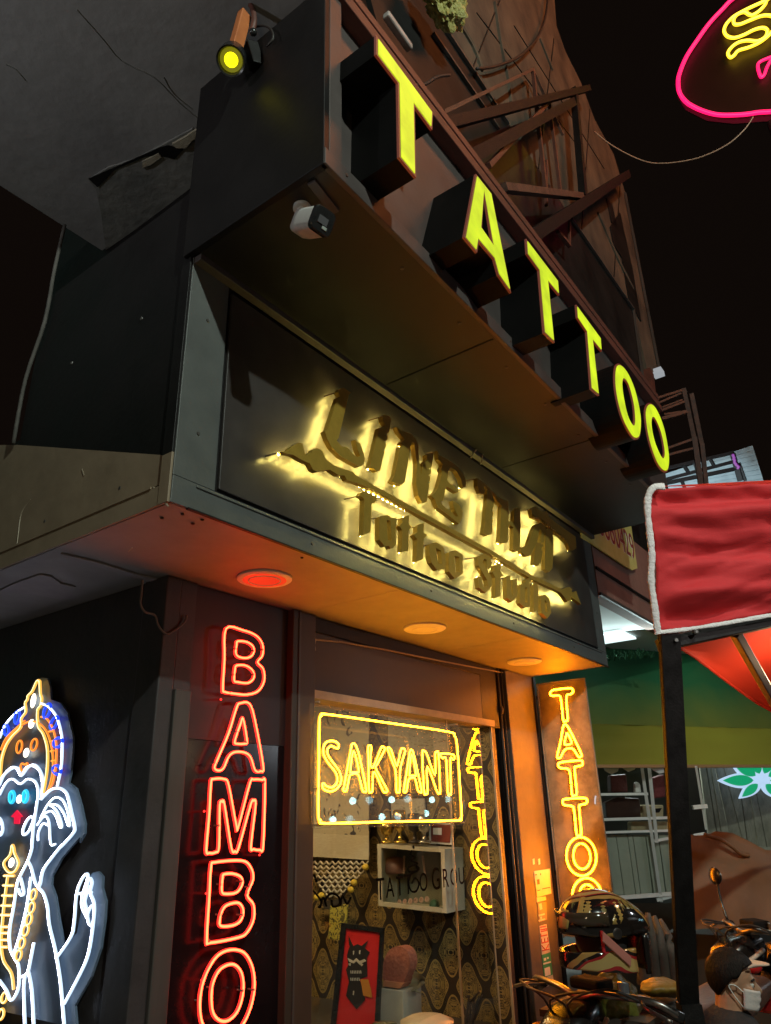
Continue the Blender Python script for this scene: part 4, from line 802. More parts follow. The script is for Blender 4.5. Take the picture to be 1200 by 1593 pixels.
# ================================================================== NEIGHBOURING SHOP
NB1 = thing('neighbour_shop', 'brown walled neighbouring shop with a bright open ceiling beyond the sign', 'building', (5.6, 2, 0))
M_NBF = mat('pinkish_brown_wall', (.20, .10, .075), .7, (.28, .145, .11), 4, bump=.4, bscale=14, detail=9)
M_NBCEIL = mat('pale_ceiling', (.55, .62, .60), .6, (.62, .68, .66), 3)
obj('fascia_wall', B(5.52, 11, 1.92, 2.02, 3.18, 3.98), M_NBF, NB1)
obj('fascia_band', B(5.52, 11, 1.905, 1.915, 3.40, 3.425), M_BLACK, NB1)
obj('fascia_edge', B(5.52, 11, 1.90, 1.918, 3.18, 3.205), M_COLUMN, NB1)
obj('fascia_wall', B(5.52, 11, 1.95, 2.02, 3.99, 5.2), M_HOARD2, NB1)
obj('ceiling', B(5.52, 11, 2.02, 4.6, 3.19, 3.25), M_NBCEIL, NB1)
for y_ in (2.6, 3.2): obj('ceiling_joint', B(5.52, 11, y_, y_+.02, 3.184, 3.189), M_COLUMN, NB1)
obj('back_wall', B(5.52, 13, 4.6, 4.7, 0, 3.25), mat('pale_back_wall', (.35, .4, .38), .7, (.42, .46, .44), 4), NB1)
obj('side_wall', B(5.50, 5.55, 2.75, 4.6, 0, 3.2), M_DARKIN, NB1)
b = NB(); box(b, *(lambda p: (p.x-.22, p.x+.22, p.y-.16, p.y+.16, 3.165, 3.183))(PZ(953, 990, 3.18))); CL = obj('ceiling_lamp', b, emit('cool_white_panel', (.8, 1.0, 1.0), 1.3), NB1)
area('neighbour_light', tuple(PZ(953, 990, 3.15)+V(0, 0, 0)), 9, (.78, 1.0, .98), .8, .4, tuple(PZ(953, 990, 0.5)))
area('neighbour_light', (8.8, 3.0, 3.1), 52, (.85, 1.0, .95), 1.2, .6, (9.2, 2.6, .5))
# yellow phone number board
PN_ = thing('phone_sign', 'yellow board with a red painted phone number fixed on the brown wall', 'sign', PY(960, 850, 1.9))
yq = 1.885
b = NB(); prism(b, [[PY(x, y, yq) for x, y in ((905, 790), (978, 790), (992, 884), (984, 887), (972, 880), (916, 842), (905, 836))]], (0, .012, 0)); obj('board', b, mat('yellow_board', (.55, .47, .12), .6, (.62, .55, .2), 12, bump=.1), PN_)
def text(s, name, m, parent, o, ux, uz, size, ext=.002, sx=1.0):
    c = bpy.data.curves.new(name, 'FONT'); c.body = s; c.size = size; c.extrude = ext; c.align_x = 'LEFT'
    t = bpy.data.objects.new(name, c); COL.objects.link(t); bpy.context.view_layer.update()
    me = bpy.data.meshes.new_from_object(t.evaluated_get(bpy.context.evaluated_depsgraph_get())); bpy.data.objects.remove(t)
    ux, uz = Vector(ux).normalized(), Vector(uz).normalized(); n = ux.cross(uz)
    me.transform(Matrix((ux*sx, uz, n)).transposed().to_4x4()); me.transform(Matrix.Translation(Vector(o)))
    me.materials.clear(); me.materials.append(m); r = bpy.data.objects.new(name, me); link(r, parent); return r
M_INK = mat('red_brown_ink', (.28, .03, .03), .6); M_WINK = mat('white_ink', (.75, .70, .6), .6); M_KINK = mat('black_ink', (.015, .012, .012), .6)
tp = PY(910, 832, yq-.003)
for off, m_, d in ((-.012, M_WINK, .001), (0, M_INK, .003)):
    text('-1 3860429', 'number', m_, PN_, V(5.36+off, yq-.001-d, 3.735+off*.6), (1, 0, 0), (0, 0, 1), .36, .001, .72)
# green awning
GA = thing('green_awning', 'green canvas awning with a yellow lit lower band beside the shop', 'awning', (6.92, 2.68, 2))
a0, a1 = V(6.40, 2.99, 2.0), V(9.9, .93, 2.0)
e = (a1-a0).normalized(); nrm = V(e.y, -e.x, 0).normalized()
if nrm.dot(FW) > 0: nrm = -nrm
def grade(m, lo, hi, z0, z1):       # paints the amber light on the cloth, fading up its height
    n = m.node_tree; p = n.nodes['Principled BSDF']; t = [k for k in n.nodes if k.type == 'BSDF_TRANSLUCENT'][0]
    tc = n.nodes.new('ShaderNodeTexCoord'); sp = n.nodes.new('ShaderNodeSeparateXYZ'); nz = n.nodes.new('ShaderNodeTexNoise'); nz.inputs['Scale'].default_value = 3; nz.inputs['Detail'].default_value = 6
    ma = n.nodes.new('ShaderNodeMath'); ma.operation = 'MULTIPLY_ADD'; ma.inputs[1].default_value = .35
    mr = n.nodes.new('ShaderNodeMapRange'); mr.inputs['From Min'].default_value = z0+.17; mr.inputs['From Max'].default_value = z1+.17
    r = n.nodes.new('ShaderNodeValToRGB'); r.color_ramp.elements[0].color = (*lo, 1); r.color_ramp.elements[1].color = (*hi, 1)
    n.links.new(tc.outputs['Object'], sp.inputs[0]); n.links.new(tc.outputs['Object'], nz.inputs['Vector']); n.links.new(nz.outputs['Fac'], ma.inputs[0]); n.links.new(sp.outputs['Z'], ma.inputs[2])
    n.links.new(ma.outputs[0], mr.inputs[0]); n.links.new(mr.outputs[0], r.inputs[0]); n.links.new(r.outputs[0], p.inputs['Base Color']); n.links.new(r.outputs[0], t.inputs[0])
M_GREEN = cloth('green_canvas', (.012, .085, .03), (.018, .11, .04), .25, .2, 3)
M_LITGREEN = cloth('lit_green_canvas', (.22, .20, .02), (.30, .27, .035), .3, .7, 14)  # the same green canvas, coloured yellow as if lit
grade(M_GREEN, (.17, .16, .015), (.012, .085, .03), 2.05, 2.85); grade(M_LITGREEN, (.22, .20, .02), (.17, .16, .015), 2.0, 2.4)
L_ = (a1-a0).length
obj('lower_band', sheet(NB(), [[a0+e*(L_*i/30)+V(0, 0, .37*j/8)+nrm*(.012*math.sin(i*1.3)*j/8+.02*noise.noise(V(i*.3, j*.5, 1))) for i in range(31)] for j in range(9)]), M_LITGREEN, GA, smooth=True)
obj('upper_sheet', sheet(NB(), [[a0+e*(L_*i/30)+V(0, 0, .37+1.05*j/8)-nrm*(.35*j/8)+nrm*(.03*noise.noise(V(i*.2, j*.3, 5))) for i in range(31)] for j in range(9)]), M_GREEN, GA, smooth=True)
b = NB(); beam(b, a0-V(0, 0, .012), a1-V(0, 0, .012), .03); obj('bottom_rail', b, mat('tan_wood_rail', (.35, .2, .08), .6), GA, bev=.004)
# ragged palms of tinsel above the awning edge
b = NB()
for i in range(9):
    p = PD(948+i*8, 1028-i*.6, 7.0)
    for k in range(6):
        q = p+V(random.uniform(-.05, .05), random.uniform(-.05, .05), random.uniform(.02, .10))
        tube(b, [p, q], .006, sub=1, seg=3)
obj('fringe', b, M_GREEN, GA)

# ---- white shelf rack beyond the awning
RK = thing('shelf_rack', 'white metal shelf rack with boxes and bags under the green awning', 'shelf', PD(985, 1400, 7.2))
dr = 7.2
def rp(x, y, dd=0): return PD(x, y, dr+dd)
for a, c_, w in (((998, 1188), (1029, 1402), .03), ((1010, 1192), (1022, 1310), .03), ((1052, 1190), (1053, 1395), .02)):
    b = NB(); beam(b, rp(*a), rp(*c_), w); obj('upright', b, M_WHITE, RK)
for a, c_, w in (((930, 1236), (1008, 1235), .024), ((938, 1275), (1042, 1272), .026), ((940, 1295), (1042, 1292), .022), ((955, 1397), (1050, 1390), .035), ((1022, 1400), (1052, 1392), .03), ((1018, 1308), (1042, 1304), .024)):
    b = NB(); beam(b, rp(*a), rp(*c_), w); obj('shelf_bar', b, M_WHITE, RK)
M_TARP = mat('pale_green_sheet', (.36, .40, .32), .6, (.43, .47, .38), 6, bump=.15)
edges = (942, 958, 976, 984, 1004, 1024, 1050)
for i in range(6):
    b = NB(); x0, x1 = edges[i], edges[i+1]; sh = (1-i*.1)
    prism(b, [[rp(x0+1, 1299, .05), rp(x1, 1299, .05), rp(x1+13*(.9 if i > 2 else 1), 1392, .05), rp(x0+14, 1392, .05)]], dn*.03); obj('panel', b, M_TARP, RK)
def lump(name, pts, m, label, cat, d=.0, th=.14, group=None):
    b = NB(); prism(b, [[PD(x, y, dr+.08+d) for x, y in pts]], dn*th); return obj(name, b, m, bev=.015, label=label, cat=cat, group=group)
M_CARD = mat('cardboard', (.42, .34, .2), .8, (.5, .41, .25), 10, bump=.1); M_MAROON = mat('maroon_bag', (.10, .025, .02), .5, (.15, .04, .03), 9, bump=.3)
lump('cardboard_box', ((1000, 1252), (1033, 1252), (1033, 1272), (1000, 1272)), M_CARD, 'open cardboard box on the middle shelf bar of the white rack', 'box')
b = NB(); prism(b, [[PD(x, y, dr+.07) for x, y in ((1017, 1258), (1030, 1257), (1026, 1264), (1017, 1264))]], dn*.01); obj('slot', b, M_BLACK, bpy.data.objects['cardboard_box'])
lump('cardboard_box', ((982, 1278), (1040, 1278), (1040, 1292), (982, 1293)), M_CARD, 'long flat cardboard box between the two middle bars of the rack', 'box')
lump('cardboard_box', ((990, 1265), (1000, 1265), (1000, 1273), (990, 1273)), M_CARD, 'tiny cardboard box left of the open box on the rack', 'box', .02)
lump('bag', ((950, 1206), (975, 1204), (978, 1232), (951, 1233)), M_MAROON, 'square maroon bag on the top bar of the rack', 'bag')
lump('bag', ((1015, 1210), (1034, 1204), (1036, 1240), (1018, 1242)), mat('crimson_bag', (.13, .015, .02), .6, (.18, .03, .03), 30, bump=.8), 'shaggy crimson bag hanging at the right of the rack', 'bag', .1)
lump('bag', ((942, 1248), (962, 1240), (996, 1242), (998, 1272), (944, 1272)), mat('dark_brown_bag', (.04, .018, .014), .4, (.06, .03, .02), 9), 'long dark brown bag on the middle shelf of the rack', 'bag')
lump('bottle', ((988, 1218), (991, 1216), (995, 1218), (997, 1222), (998, 1233), (988, 1234)), M_WHITEPLASTIC, 'small white bottle standing on the top bar of the rack', 'bottle', 0, .06)
for i, pts in enumerate((((938, 1190), (964, 1190), (962, 1200), (951, 1205), (941, 1199)), ((966, 1190), (992, 1190), (988, 1197), (978, 1201), (970, 1196)), ((1008, 1190), (1032, 1190), (1034, 1202), (1026, 1204), (1016, 1198)))):
    lump('pennant', pts, M_WHITE, ('pale pointed pennant at the left end under the awning rail', 'pale pointed pennant in the middle under the awning rail', 'pale pennant under the awning rail nearest the black post')[i], 'pennant', -.2, .01, 'pennants under the green awning')
obj('rack_backdrop', sheet(NB(), [[PD(900, 1150, 8.0), PD(1062, 1150, 8.0)], [PD(900, 1420, 8.0), PD(1062, 1420, 8.0)]]), mat('dark_cloth_screen', (.05, .055, .05), .8, (.08, .085, .075), 3), label='dark grey cloth screen hung behind the white rack', cat='screen')

# ---- plank wall with a leaf sign
PW = thing('plank_fence', 'weathered pale vertical plank fence behind the leaf sign', 'fence', PD(1120, 1330, 8.6))
M_PLANK = mat('weathered_plank', (.20, .19, .145), .8, (.34, .32, .25), 5, bump=.6, bscale=20, stretch=(3, 3, .25), detail=9)
xs = [(1086, 1108), (1096, 1119), (1103, 1126), (1116, 1143), (1135, 1163), (1157, 1170), (1164, 1186), (1178, 1215), (1198, 1240), (1222, 1268)]
tops = [1088, 1098, 1105, 1111, 1124, 1146, 1160, 1168, 1186, 1205, 1230]
bots = [1106, 1121, 1128, 1142, 1162, 1166, 1182, 1196, 1226, 1254, 1275]
for i in range(10):
    b = NB(); j = random.uniform(-.02, .02)
    prism(b, [[PD(tops[i]+.5, 1186, 8.6+j), PD(tops[i+1]-.5, 1186, 8.6+j), PD(bots[i+1]-.5, 1330, 8.6+j), PD(bots[i]+.5, 1330, 8.6+j)]], dn*.04); obj('plank', b, M_PLANK, PW, bev=.004)
b = NB(); beam(b, PD(1170, 1322, 8.55), PD(1290, 1328, 8.55), .08); obj('rail', b, M_PLANK, PW)
obj('backing', sheet(NB(), [[PD(1050, 1160, 8.9), PD(1300, 1150, 8.9)], [PD(1050, 1420, 8.9), PD(1300, 1420, 8.9)]]), M_DARKIN, PW)
for a, c_, n_ in (((1083, 1192), (1099, 1290), 'white_pole'), ((1078, 1256), (1100, 1254), 'white_bar'), ((1080, 1301), (1097, 1298), 'white_bar')):
    b = NB(); beam(b, PD(*a, 6.6), PD(*c_, 6.6), .02 if n_ == 'white_pole' else .035); obj(n_, b, M_WHITE, RK)
LS = thing('leaf_sign', 'glowing green five lobed leaf sign outlined in white on the planks', 'sign', PD(1186, 1215, 8.3))
def leaf(ang, Ln, wd, c=(1186, 1214)):
    pts = []
    for i in range(15):
        t = i/14; w = wd*math.sin(math.pi*t**.8)**.9; pts.append((t*Ln, w))
    full = pts+[(p[0], -p[1]) for p in pts[::-1][1:-1]]
    a = math.radians(ang); return [(c[0]+x*math.cos(a)-y*math.sin(a), c[1]+x*math.sin(a)+y*math.cos(a)) for x, y in full]
for ang, Ln, wd in ((180, 67, 12), (140, 44, 9.5), (215, 62, 12), (250, 56, 12), (292, 58, 12), (330, 62, 12), (0, 67, 12), (42, 44, 9.5)):
    b = NB(); prism(b, [[PD(x, y, 8.32) for x, y in leaf(ang, Ln, wd)]], dn*.06); lf = obj('leaf', b, emit('leaf_edge_light', (.52, .72, .98), .9), LS)
    a = math.radians(ang)
    b = NB(); prism(b, [[PD(x, y, 8.30) for x, y in leaf(ang, Ln*.70, wd*.70, (1186+Ln*.2*math.cos(a), 1214+Ln*.2*math.sin(a)))]], dn*.02); obj('leaf_face', b, emit('leaf_green_light', (.006, .36, .15), .9), lf)

# ---- brown tarpaulin covered cart
def tarpmesh(b, prof, d0, d1, cols=10):
    rows = []
    for i in range(cols+1):
        t = i/cols
        rows.append([PD(x, y, d0+(d1-d0)*math.sin(math.pi*t*.5)) + dn*(.05*noise.noise(V(x*.02, y*.02, t*3))) + V(0, 0, -.9*(1-math.cos(t*1.3))*0) for x, y in prof])
    return rows
TC = thing('covered_cart', 'market cart hidden under a draped brown tarpaulin behind the post', 'cart', PD(1130, 1420, 5.2))
M_TARPB = mat('brown_tarp', (.17, .075, .028), .6, (.22, .10, .04), 4, bump=.35, bscale=9)
top = [(1058, 1292), (1080, 1300), (1100, 1299), (1115, 1293), (1140, 1296), (1165, 1308), (1190, 1322), (1215, 1324), (1260, 1330)]
rows = []
for j in range(14):
    t = j/13
    rows.append([PD(x+4*t, y+(1445-y)*t, 5.2-.35*t+.0)+dn*(.05*math.sin(x*.09+t*2)*t+.06*noise.noise(V(x*.03, t*2, 2))) for x, y in top])
back = [PD(x, y, 6.1) for x, y in top]
g = [back]+rows
obj('tarpaulin', sheet(NB(), g), M_TARPB, TC, smooth=True)
b = NB(); tube(b, [PD(x, y, 5.1) for x, y in ((1096, 1298), (1108, 1302), (1122, 1306), (1140, 1318), (1152, 1328), (1166, 1331))], .014, sub=4); obj('seam', b, M_TARPB, TC, smooth=True)
b = NB(); q = PD(1130, 1440, 5.5); box(b, q.x-.5, q.x+.6, q.y-.3, q.y+.3, .25, q.z); obj('cart_body', b, M_DARKIN, TC)
for dx in (-.4, .5):
    b = NB(); lathe(b, V(q.x+dx, q.y-.32, .14), (0, 1, 0), [(0, .14), (.04, .14)], 18); obj('wheel', b, M_BLACKPLASTIC, TC)

# ---- grey-green low screen behind the motorcycles
obj('street_screen', sheet(NB(), [[PD(905, 1405, 6.6), PD(1000, 1405, 6.6), PD(1120, 1405, 6.6), PD(1300, 1405, 6.6)], [PD(905, 1660, 6.4), PD(1000, 1660, 6.4), PD(1120, 1660, 6.4), PD(1300, 1660, 6.4)]]), mat('grey_green_cloth', (.07, .075, .055), .8, (.11, .105, .07), 2, bump=.4), label='grey green cloth skirt round the stall behind the motorcycles', cat='cloth')

# ---- roof frame and blue sheet far above
TR = thing('ladder_frame', 'rusty ladder like steel frame standing against the black sky', 'frame', PD(1070, 760, 9))
for a, c_, w in (((1064, 604), (1080, 680), .05), ((1080, 680), (1092, 765), .06), ((1076, 612), (1092, 690), .05), ((1092, 690), (1100, 765), .05)):
    b = NB(); beam(b, PD(*a, 9), PD(*c_, 9), w); obj('upright', b, M_STEEL, TR)
for a, c_, w in (((1022, 620), (1066, 606), .03), ((1025, 627), (1060, 612), .025), ((1026, 640), (1068, 624), .03), ((1030, 652), (1072, 640), .045), ((1033, 645), (1060, 641), .025), ((1038, 698), (1080, 683), .03), ((1040, 708), (1086, 696), .03), ((1030, 634), (1062, 622), .02)):
    b = NB(); beam(b, PD(*a, 9), PD(*c_, 9), w); obj('rung', b, M_STEEL, TR)
BL = thing('roof_wall', 'pale blue ribbed sheet wall lit in the distance above the red stall', 'wall', PD(1100, 760, 14))
M_BLUE = mat('pale_blue_sheet', (.42, .55, .62), .6, (.50, .62, .68), 6)
c0, c1, c2, c3 = (1032, 738), (1171, 693), (1192, 760), (1032, 775)
for i in range(9):
    t0, t1 = i/9, (i+.93)/9
    L0 = (c0[0]+(c3[0]-c0[0])*t0, c0[1]+(c3[1]-c0[1])*t0); L1 = (c0[0]+(c3[0]-c0[0])*t1, c0[1]+(c3[1]-c0[1])*t1)
    Q0 = (c1[0]+(c2[0]-c1[0])*t0, c1[1]+(c2[1]-c1[1])*t0); Q1 = (c1[0]+(c2[0]-c1[0])*t1, c1[1]+(c2[1]-c1[1])*t1)
    b = NB(); prism(b, [[PD(*L0, 14), PD(*Q0, 14), PD(*Q1, 14), PD(*L1, 14)]], dn*.06); obj('siding_board', b, M_BLUE, BL)
obj('siding_back', sheet(NB(), [[PD(1032, 740, 14.2), PD(1170, 697, 14.2)], [PD(1032, 800, 14.2), PD(1192, 790, 14.2)]]), mat('dull_blue', (.2, .28, .32), .7), BL)
RF = thing('roof_railing', 'dark steel railing in front of the pale blue sheet wall', 'railing', PD(1080, 750, 13))
for a, c_, w in (((1040, 728), (1142, 704), .05), ((1035, 746), (1142, 718), .05), ((1034, 752), (1146, 729), .06), ((1064, 724), (1072, 736), .05), ((1082, 718), (1092, 752), .08), ((1105, 714), (1112, 726), .05), ((1140, 706), (1152, 748), .09), ((1150, 720), (1160, 748), .05), ((1060, 746), (1066, 760), .05)):
    b = NB(); beam(b, PD(*a, 13), PD(*c_, 13), w); obj('bar', b, M_DARKSTEEL, RF)
b = NB()
for k in range(14): t = k/13; sphere(b, PD(1139+9*t+random.uniform(-1, 2), 708+20*t, 12.9), .025, 6, 4)
obj('fairy_lights', b, emit('purple_light', (.32, .02, .42), .7), label='purple fairy lights wound on the end post of the roof railing', cat='lights')
area('roof_flood', tuple(PD(1110, 790, 11.5)), 60, (.75, .95, 1.0), .5, .5, tuple(PD(1105, 735, 14)))

# ================================================================== INSIDE THE WINDOW
def xpoly(pts, x, th=.012): return prism(NB(), [[PX(px, py, x) for px, py in pts]], (th, 0, 0))
def printed(name, paper, ink, scale, stretch=(1, 1, 1), thr=.56):
    m = mat(name, paper, .7, bump=.1, scale=30); n = m.node_tree; p = n.nodes['Principled BSDF']; tc = n.nodes.new('ShaderNodeTexCoord'); mp = n.nodes.new('ShaderNodeMapping'); mp.inputs['Scale'].default_value = stretch
    nz = n.nodes.new('ShaderNodeTexNoise'); nz.inputs['Scale'].default_value = scale; nz.inputs['Detail'].default_value = 6; nz.inputs['Distortion'].default_value = 2.5
    r = n.nodes.new('ShaderNodeValToRGB'); r.color_ramp.elements[0].position = thr; r.color_ramp.elements[1].position = thr+.03
    r.color_ramp.elements[0].color = (*paper, 1); r.color_ramp.elements[1].color = (*ink, 1)
    n.links.new(tc.outputs['Object'], mp.inputs[0]); n.links.new(mp.outputs[0], nz.inputs['Vector']); n.links.new(nz.outputs['Fac'], r.inputs[0]); n.links.new(r.outputs[0], p.inputs['Base Color']); return m
M_YANT = printed('drawn_cloth', (.42, .37, .27), (.05, .045, .06), 9, thr=.60)
M_PAPER = printed('written_paper', (.42, .39, .33), (.08, .07, .06), 16, (1, 1, 5), .60)
HB = thing('cloth_banner', 'cream drawn cloth banner with a looped lace fringe hanging in the window', 'banner', PX(525, 1300, 4.62))
obj('cloth', xpoly(((478, 1092), (574, 1100), (574, 1335), (476, 1330)), 4.66, .006), M_YANT, HB)
obj('plain_hem', xpoly(((478, 1296), (574, 1300), (574, 1338), (476, 1332)), 4.65, .006), mat('cream_cloth', (.45, .40, .30), .8, (.55, .49, .37), 20, bump=.3, stretch=(1, 1, 6)), HB)
b = NB()
for j in range(8):
    y = 1340+j*7.2; xa, xb = 480+max(0, j-2)*5.5, 573-max(0, j-1)*7
    n = max(2, int((xb-xa)/9))
    for i in range(n):
        x = xa+(xb-xa)*(i+.5)/n; w = (xb-xa)/n*.5
        tube(b, [PX(x-w, y, 4.64), PX(x, y+4.5, 4.64), PX(x+w, y, 4.64)], .007, sub=3, seg=4)
obj('lace_loops', b, mat('cream_lace', (.58, .52, .40), .8), HB, kind='stuff')
b = NB()
for x, y in ((569, 1349), (551, 1373), (546, 1384), (500, 1393), (493, 1396)): sphere(b, PX(x, y, 4.62), .022, 8, 6, (1, 1.3, 1))
obj('tassel', b, mat('yellow_tassel', (.6, .42, .04), .7), HB, smooth=True)
obj('banner_string', xpoly(((500, 1402), (538, 1398), (545, 1410), (520, 1416), (505, 1414)), 4.64, .006), M_DARKIN, HB)
obj('amulet_picture', xpoly(((514, 1409), (541, 1406), (537, 1464), (511, 1460)), 4.6, .012), printed('amulet_print', (.42, .36, .06), (.08, .07, .02), 24, thr=.52), label='small yellow printed amulet picture on the wallpaper below the lace', cat='picture')
CE = [obj('certificate', xpoly(((604, 1105), (700, 1118), (700, 1180), (604, 1172)), 4.73, .008), M_PAPER, label='large pale written sheet behind the upper half of the yellow neon word', cat='paper'),
      obj('certificate', xpoly(((608, 1243), (660, 1242), (662, 1276), (610, 1276)), 4.72, .012), M_PAPER, label='small framed written sheet below the yellow neon letters', cat='paper')]
obj('frame', xpoly(((605, 1239), (663, 1238), (665, 1280), (607, 1280)), 4.735, .006), M_BLACK, CE[1])
PF = thing('maroon_picture', 'maroon framed picture with a white label standing on the showcase', 'picture', PX(687, 1295, 4.66))
obj('frame', xpoly(((668, 1278), (705, 1280), (703, 1314), (668, 1312)), 4.68, .01), M_WHITE, PF); obj('picture', xpoly(((671, 1281), (702, 1283), (700, 1311), (671, 1309)), 4.672, .006), mat('maroon_print', (.16, .03, .02), .5), PF); obj('picture_label', xpoly(((674, 1288), (687, 1288), (687, 1299), (674, 1298)), 4.668, .003), M_WHITE, PF)
# showcase
M_CREAM = mat('aged_white_paint', (.40, .36, .28), .55, (.47, .43, .34), 12)
SC = thing('showcase', 'white framed glass showcase box hung on the damask wall', 'cabinet', PX(640, 1370, 4.5))
xc = 4.50; q = [PX(587, 1313, xc), PX(692, 1321, xc), PX(695, 1421, xc), PX(589, 1409, xc)]
qi = [PX(593, 1319, xc), PX(686, 1326, xc), PX(689, 1413, xc), PX(595, 1403, xc)]
obj('front_frame', prism(NB(), [q, qi], (.025, 0, 0)), M_CREAM, SC)
dep = V(.235, 0, 0)
obj('box_side', prism(NB(), [[q[1]+V(.025, 0, 0), q[1]+dep, q[2]+dep, q[2]+V(.025, 0, 0)]], (0, .008, 0)), M_CREAM, SC)
obj('box_side', prism(NB(), [[q[0]+V(.025, 0, 0), q[0]+dep, q[3]+dep, q[3]+V(.025, 0, 0)]], (0, -.008, 0)), M_CREAM, SC)
obj('box_top', prism(NB(), [[q[0]+V(.025, 0, 0), q[0]+dep, q[1]+dep, q[1]+V(.025, 0, 0)]], (0, 0, -.008)), M_CREAM, SC)
obj('box_bottom', prism(NB(), [[q[3]+V(.025, 0, 0), q[3]+dep, q[2]+dep, q[2]+V(.025, 0, 0)]], (0, 0, .008)), M_CREAM, SC)
obj('box_back', prism(NB(), [[a+V(.228, 0, 0) for a in q]], (.004, 0, 0)), mat('grey_green_felt', (.16, .17, .13), .9, (.22, .22, .17), 12), SC)
obj('pane', prism(NB(), [[a+V(.012, 0, 0) for a in qi]], (.003, 0, 0)), M_GLASS, SC)
M_RING = mat('pale_pink_beads', (.6, .3, .25), .4, (.7, .5, .42), 50)
b = NB()
for x in (629, 658):
    for k in range(9): sphere(b, PX(x+.4*k*(1 if x > 640 else -.2), 1333+k*3.1, xc+.14), .0085, 7, 5)
obj('bead_string', b, M_RING, SC, smooth=True)
b = NB()
for k in range(6): lathe(b, PX(622+k*8.6, 1404-k*1.0, xc+.10), (-1, .2, .3), [(0, .018), (.008, .018), (.008, .010), (0, .010)], 12)
obj('rings', b, M_RING, SC)
b = NB(); lathe(b, PX(612, 1347, xc+.16), (0, 0, 1), [(-.05, .07), (-.03, .09), (.05, .07), (.06, .03)], 16); obj('pink_bowl', b, mat('dusky_pink', (.35, .15, .12), .5, (.42, .2, .16), 20), SC, smooth=True)
b = NB(); sphere(b, PX(676, 1408, xc+.1), .035, 12, 8); obj('green_stone', b, mat('green_stone', (.04, .13, .08), .3), SC, smooth=True)
# cups and figures on top of the showcase
cupg = 'trophies standing on the showcase'
def cup(px, h, m, label):
    p = PX(px, 1312, 4.60); p.z = q[0].z+.002; b = NB()
    lathe(b, p, (0, 0, 1), [(0, .045), (.012, .045), (.02, .015), (.06*h, .012), (.075*h, .04), (.13*h, .052), (.17*h, .046), (.175*h, .03)], 16)
    return obj('trophy', b, m, smooth=True, label=label, cat='trophy', group=cupg)
M_GOLDP = mat('polished_gold', (.75, .5, .12), .22, metal=.9); M_SILV = mat('silver', (.5, .48, .45), .25, metal=.9)
cup(602, .8, M_GOLDP, 'small gold cup leftmost on the showcase top'); cup(623, 1.25, M_GOLDP, 'tallest gold cup on the showcase top'); cup(646, 1.1, mat('dark_bronze', (.06, .05, .05), .35, metal=.5), 'dark bronze cup on the showcase top'); cup(661, 1.05, M_SILV, 'silver cup on the showcase top beside the maroon picture')
# poster in a black frame
xr = 4.12
RP = thing('red_poster', 'red poster with a black horned mask drawing leaning in a black frame', 'poster', PX(560, 1590, xr))
ro = [(531, 1436), (596, 1444), (587, 1616), (513, 1606)]; ri = [(538, 1444), (591, 1451), (582, 1606), (522, 1596)]
obj('frame', prism(NB(), [[PX(x, y, xr) for x, y in ro], [PX(x, y, xr) for x, y in ri]], (.02, 0, 0)), M_BLACKPLASTIC, RP)
obj('print', prism(NB(), [[PX(x, y, xr+.008) for x, y in ri]], (.006, 0, 0)), mat('red_print', (.52, .018, .022), .35, (.62, .03, .03), 4), RP)
f5 = lambda p: cp(510, 1420, 6.6667, p)
b = NB(); prism(b, [[PX(x, y, xr+.004) for x, y in f5([(215, 240), (265, 345), (310, 325), (350, 345), (415, 290), (385, 370), (435, 410), (405, 470), (410, 660), (330, 690), (390, 900), (300, 1000), (190, 860), (220, 720), (190, 590), (215, 540), (200, 440), (225, 350)])]], (.003, 0, 0)); obj('mask_drawing', b, M_KINK, RP)
b = NB()
for pl in ([(262, 395), (275, 395), (270, 435), (262, 430)], [(325, 390), (340, 390), (335, 430), (325, 425)], [(205, 470), (230, 480), (265, 500), (295, 470), (330, 500), (380, 480), (400, 500), (360, 520), (335, 540), (295, 500), (270, 525), (225, 510)], [(215, 525), (240, 525), (235, 550), (220, 545)], [(330, 520), (370, 535), (350, 555)], [(262, 810), (275, 810), (270, 855), (260, 850)]):
    prism(b, [[PX(x, y, xr+.002) for x, y in f5(pl)]], (.002, 0, 0))
for y0, n in ((615, 7), (690, 6)):
    for i in range(n):
        x = 235+i*17; prism(b, [[PX(*w_, xr+.002) for w_ in f5([(x, y0-16), (x+6, y0-16), (x+11, y0+14), (x+4, y0+16)])]], (.002, 0, 0))
obj('white_marks', b, mat('cream_ink', (.5, .47, .4), .6), RP)
b = NB(); prism(b, [[PX(x, y, xr+.0035) for x, y in f5([(340, 690), (420, 690), (450, 800), (460, 880), (370, 860)])]], (.001, 0, 0)); obj('orange_patch', b, mat('orange_print', (.5, .2, .03), .5), RP)
# carved tablet on a white box
PB = thing('pedestal_box', 'white box pedestal under the carved pink tablet in the window', 'box', PX(620, 1570, 4.25))
xb = 4.2; b = NB(); f0 = [PX(592, 1537, xb), PX(627, 1541, xb), PX(628, 1612, xb), PX(592, 1604, xb)]
prism(b, [f0], (.2, -.0, 0)); obj('carton', b, mat('white_card', (.42, .40, .34), .7, (.48, .46, .39), 10), PB, bev=.004)
TB = thing('carved_tablet', 'pink arched carved tablet standing on the white box', 'ornament', PX(617, 1535, 4.25))
tb = [(598, 1528), (596, 1510), (598, 1492), (606, 1478), (618, 1472), (630, 1476), (637, 1490), (636, 1508), (628, 1528), (624, 1534)]
pts = [PX(x, y, 4.22) for x, y in tb]; b = NB(); prism(b, [smoothpath(pts, True, 3)], (.07, -.01, 0)); obj('tablet', b, mat('carved_pink_stone', (.42, .15, .10), .5, (.28, .08, .05), 40, bump=1.0, bscale=45), TB)
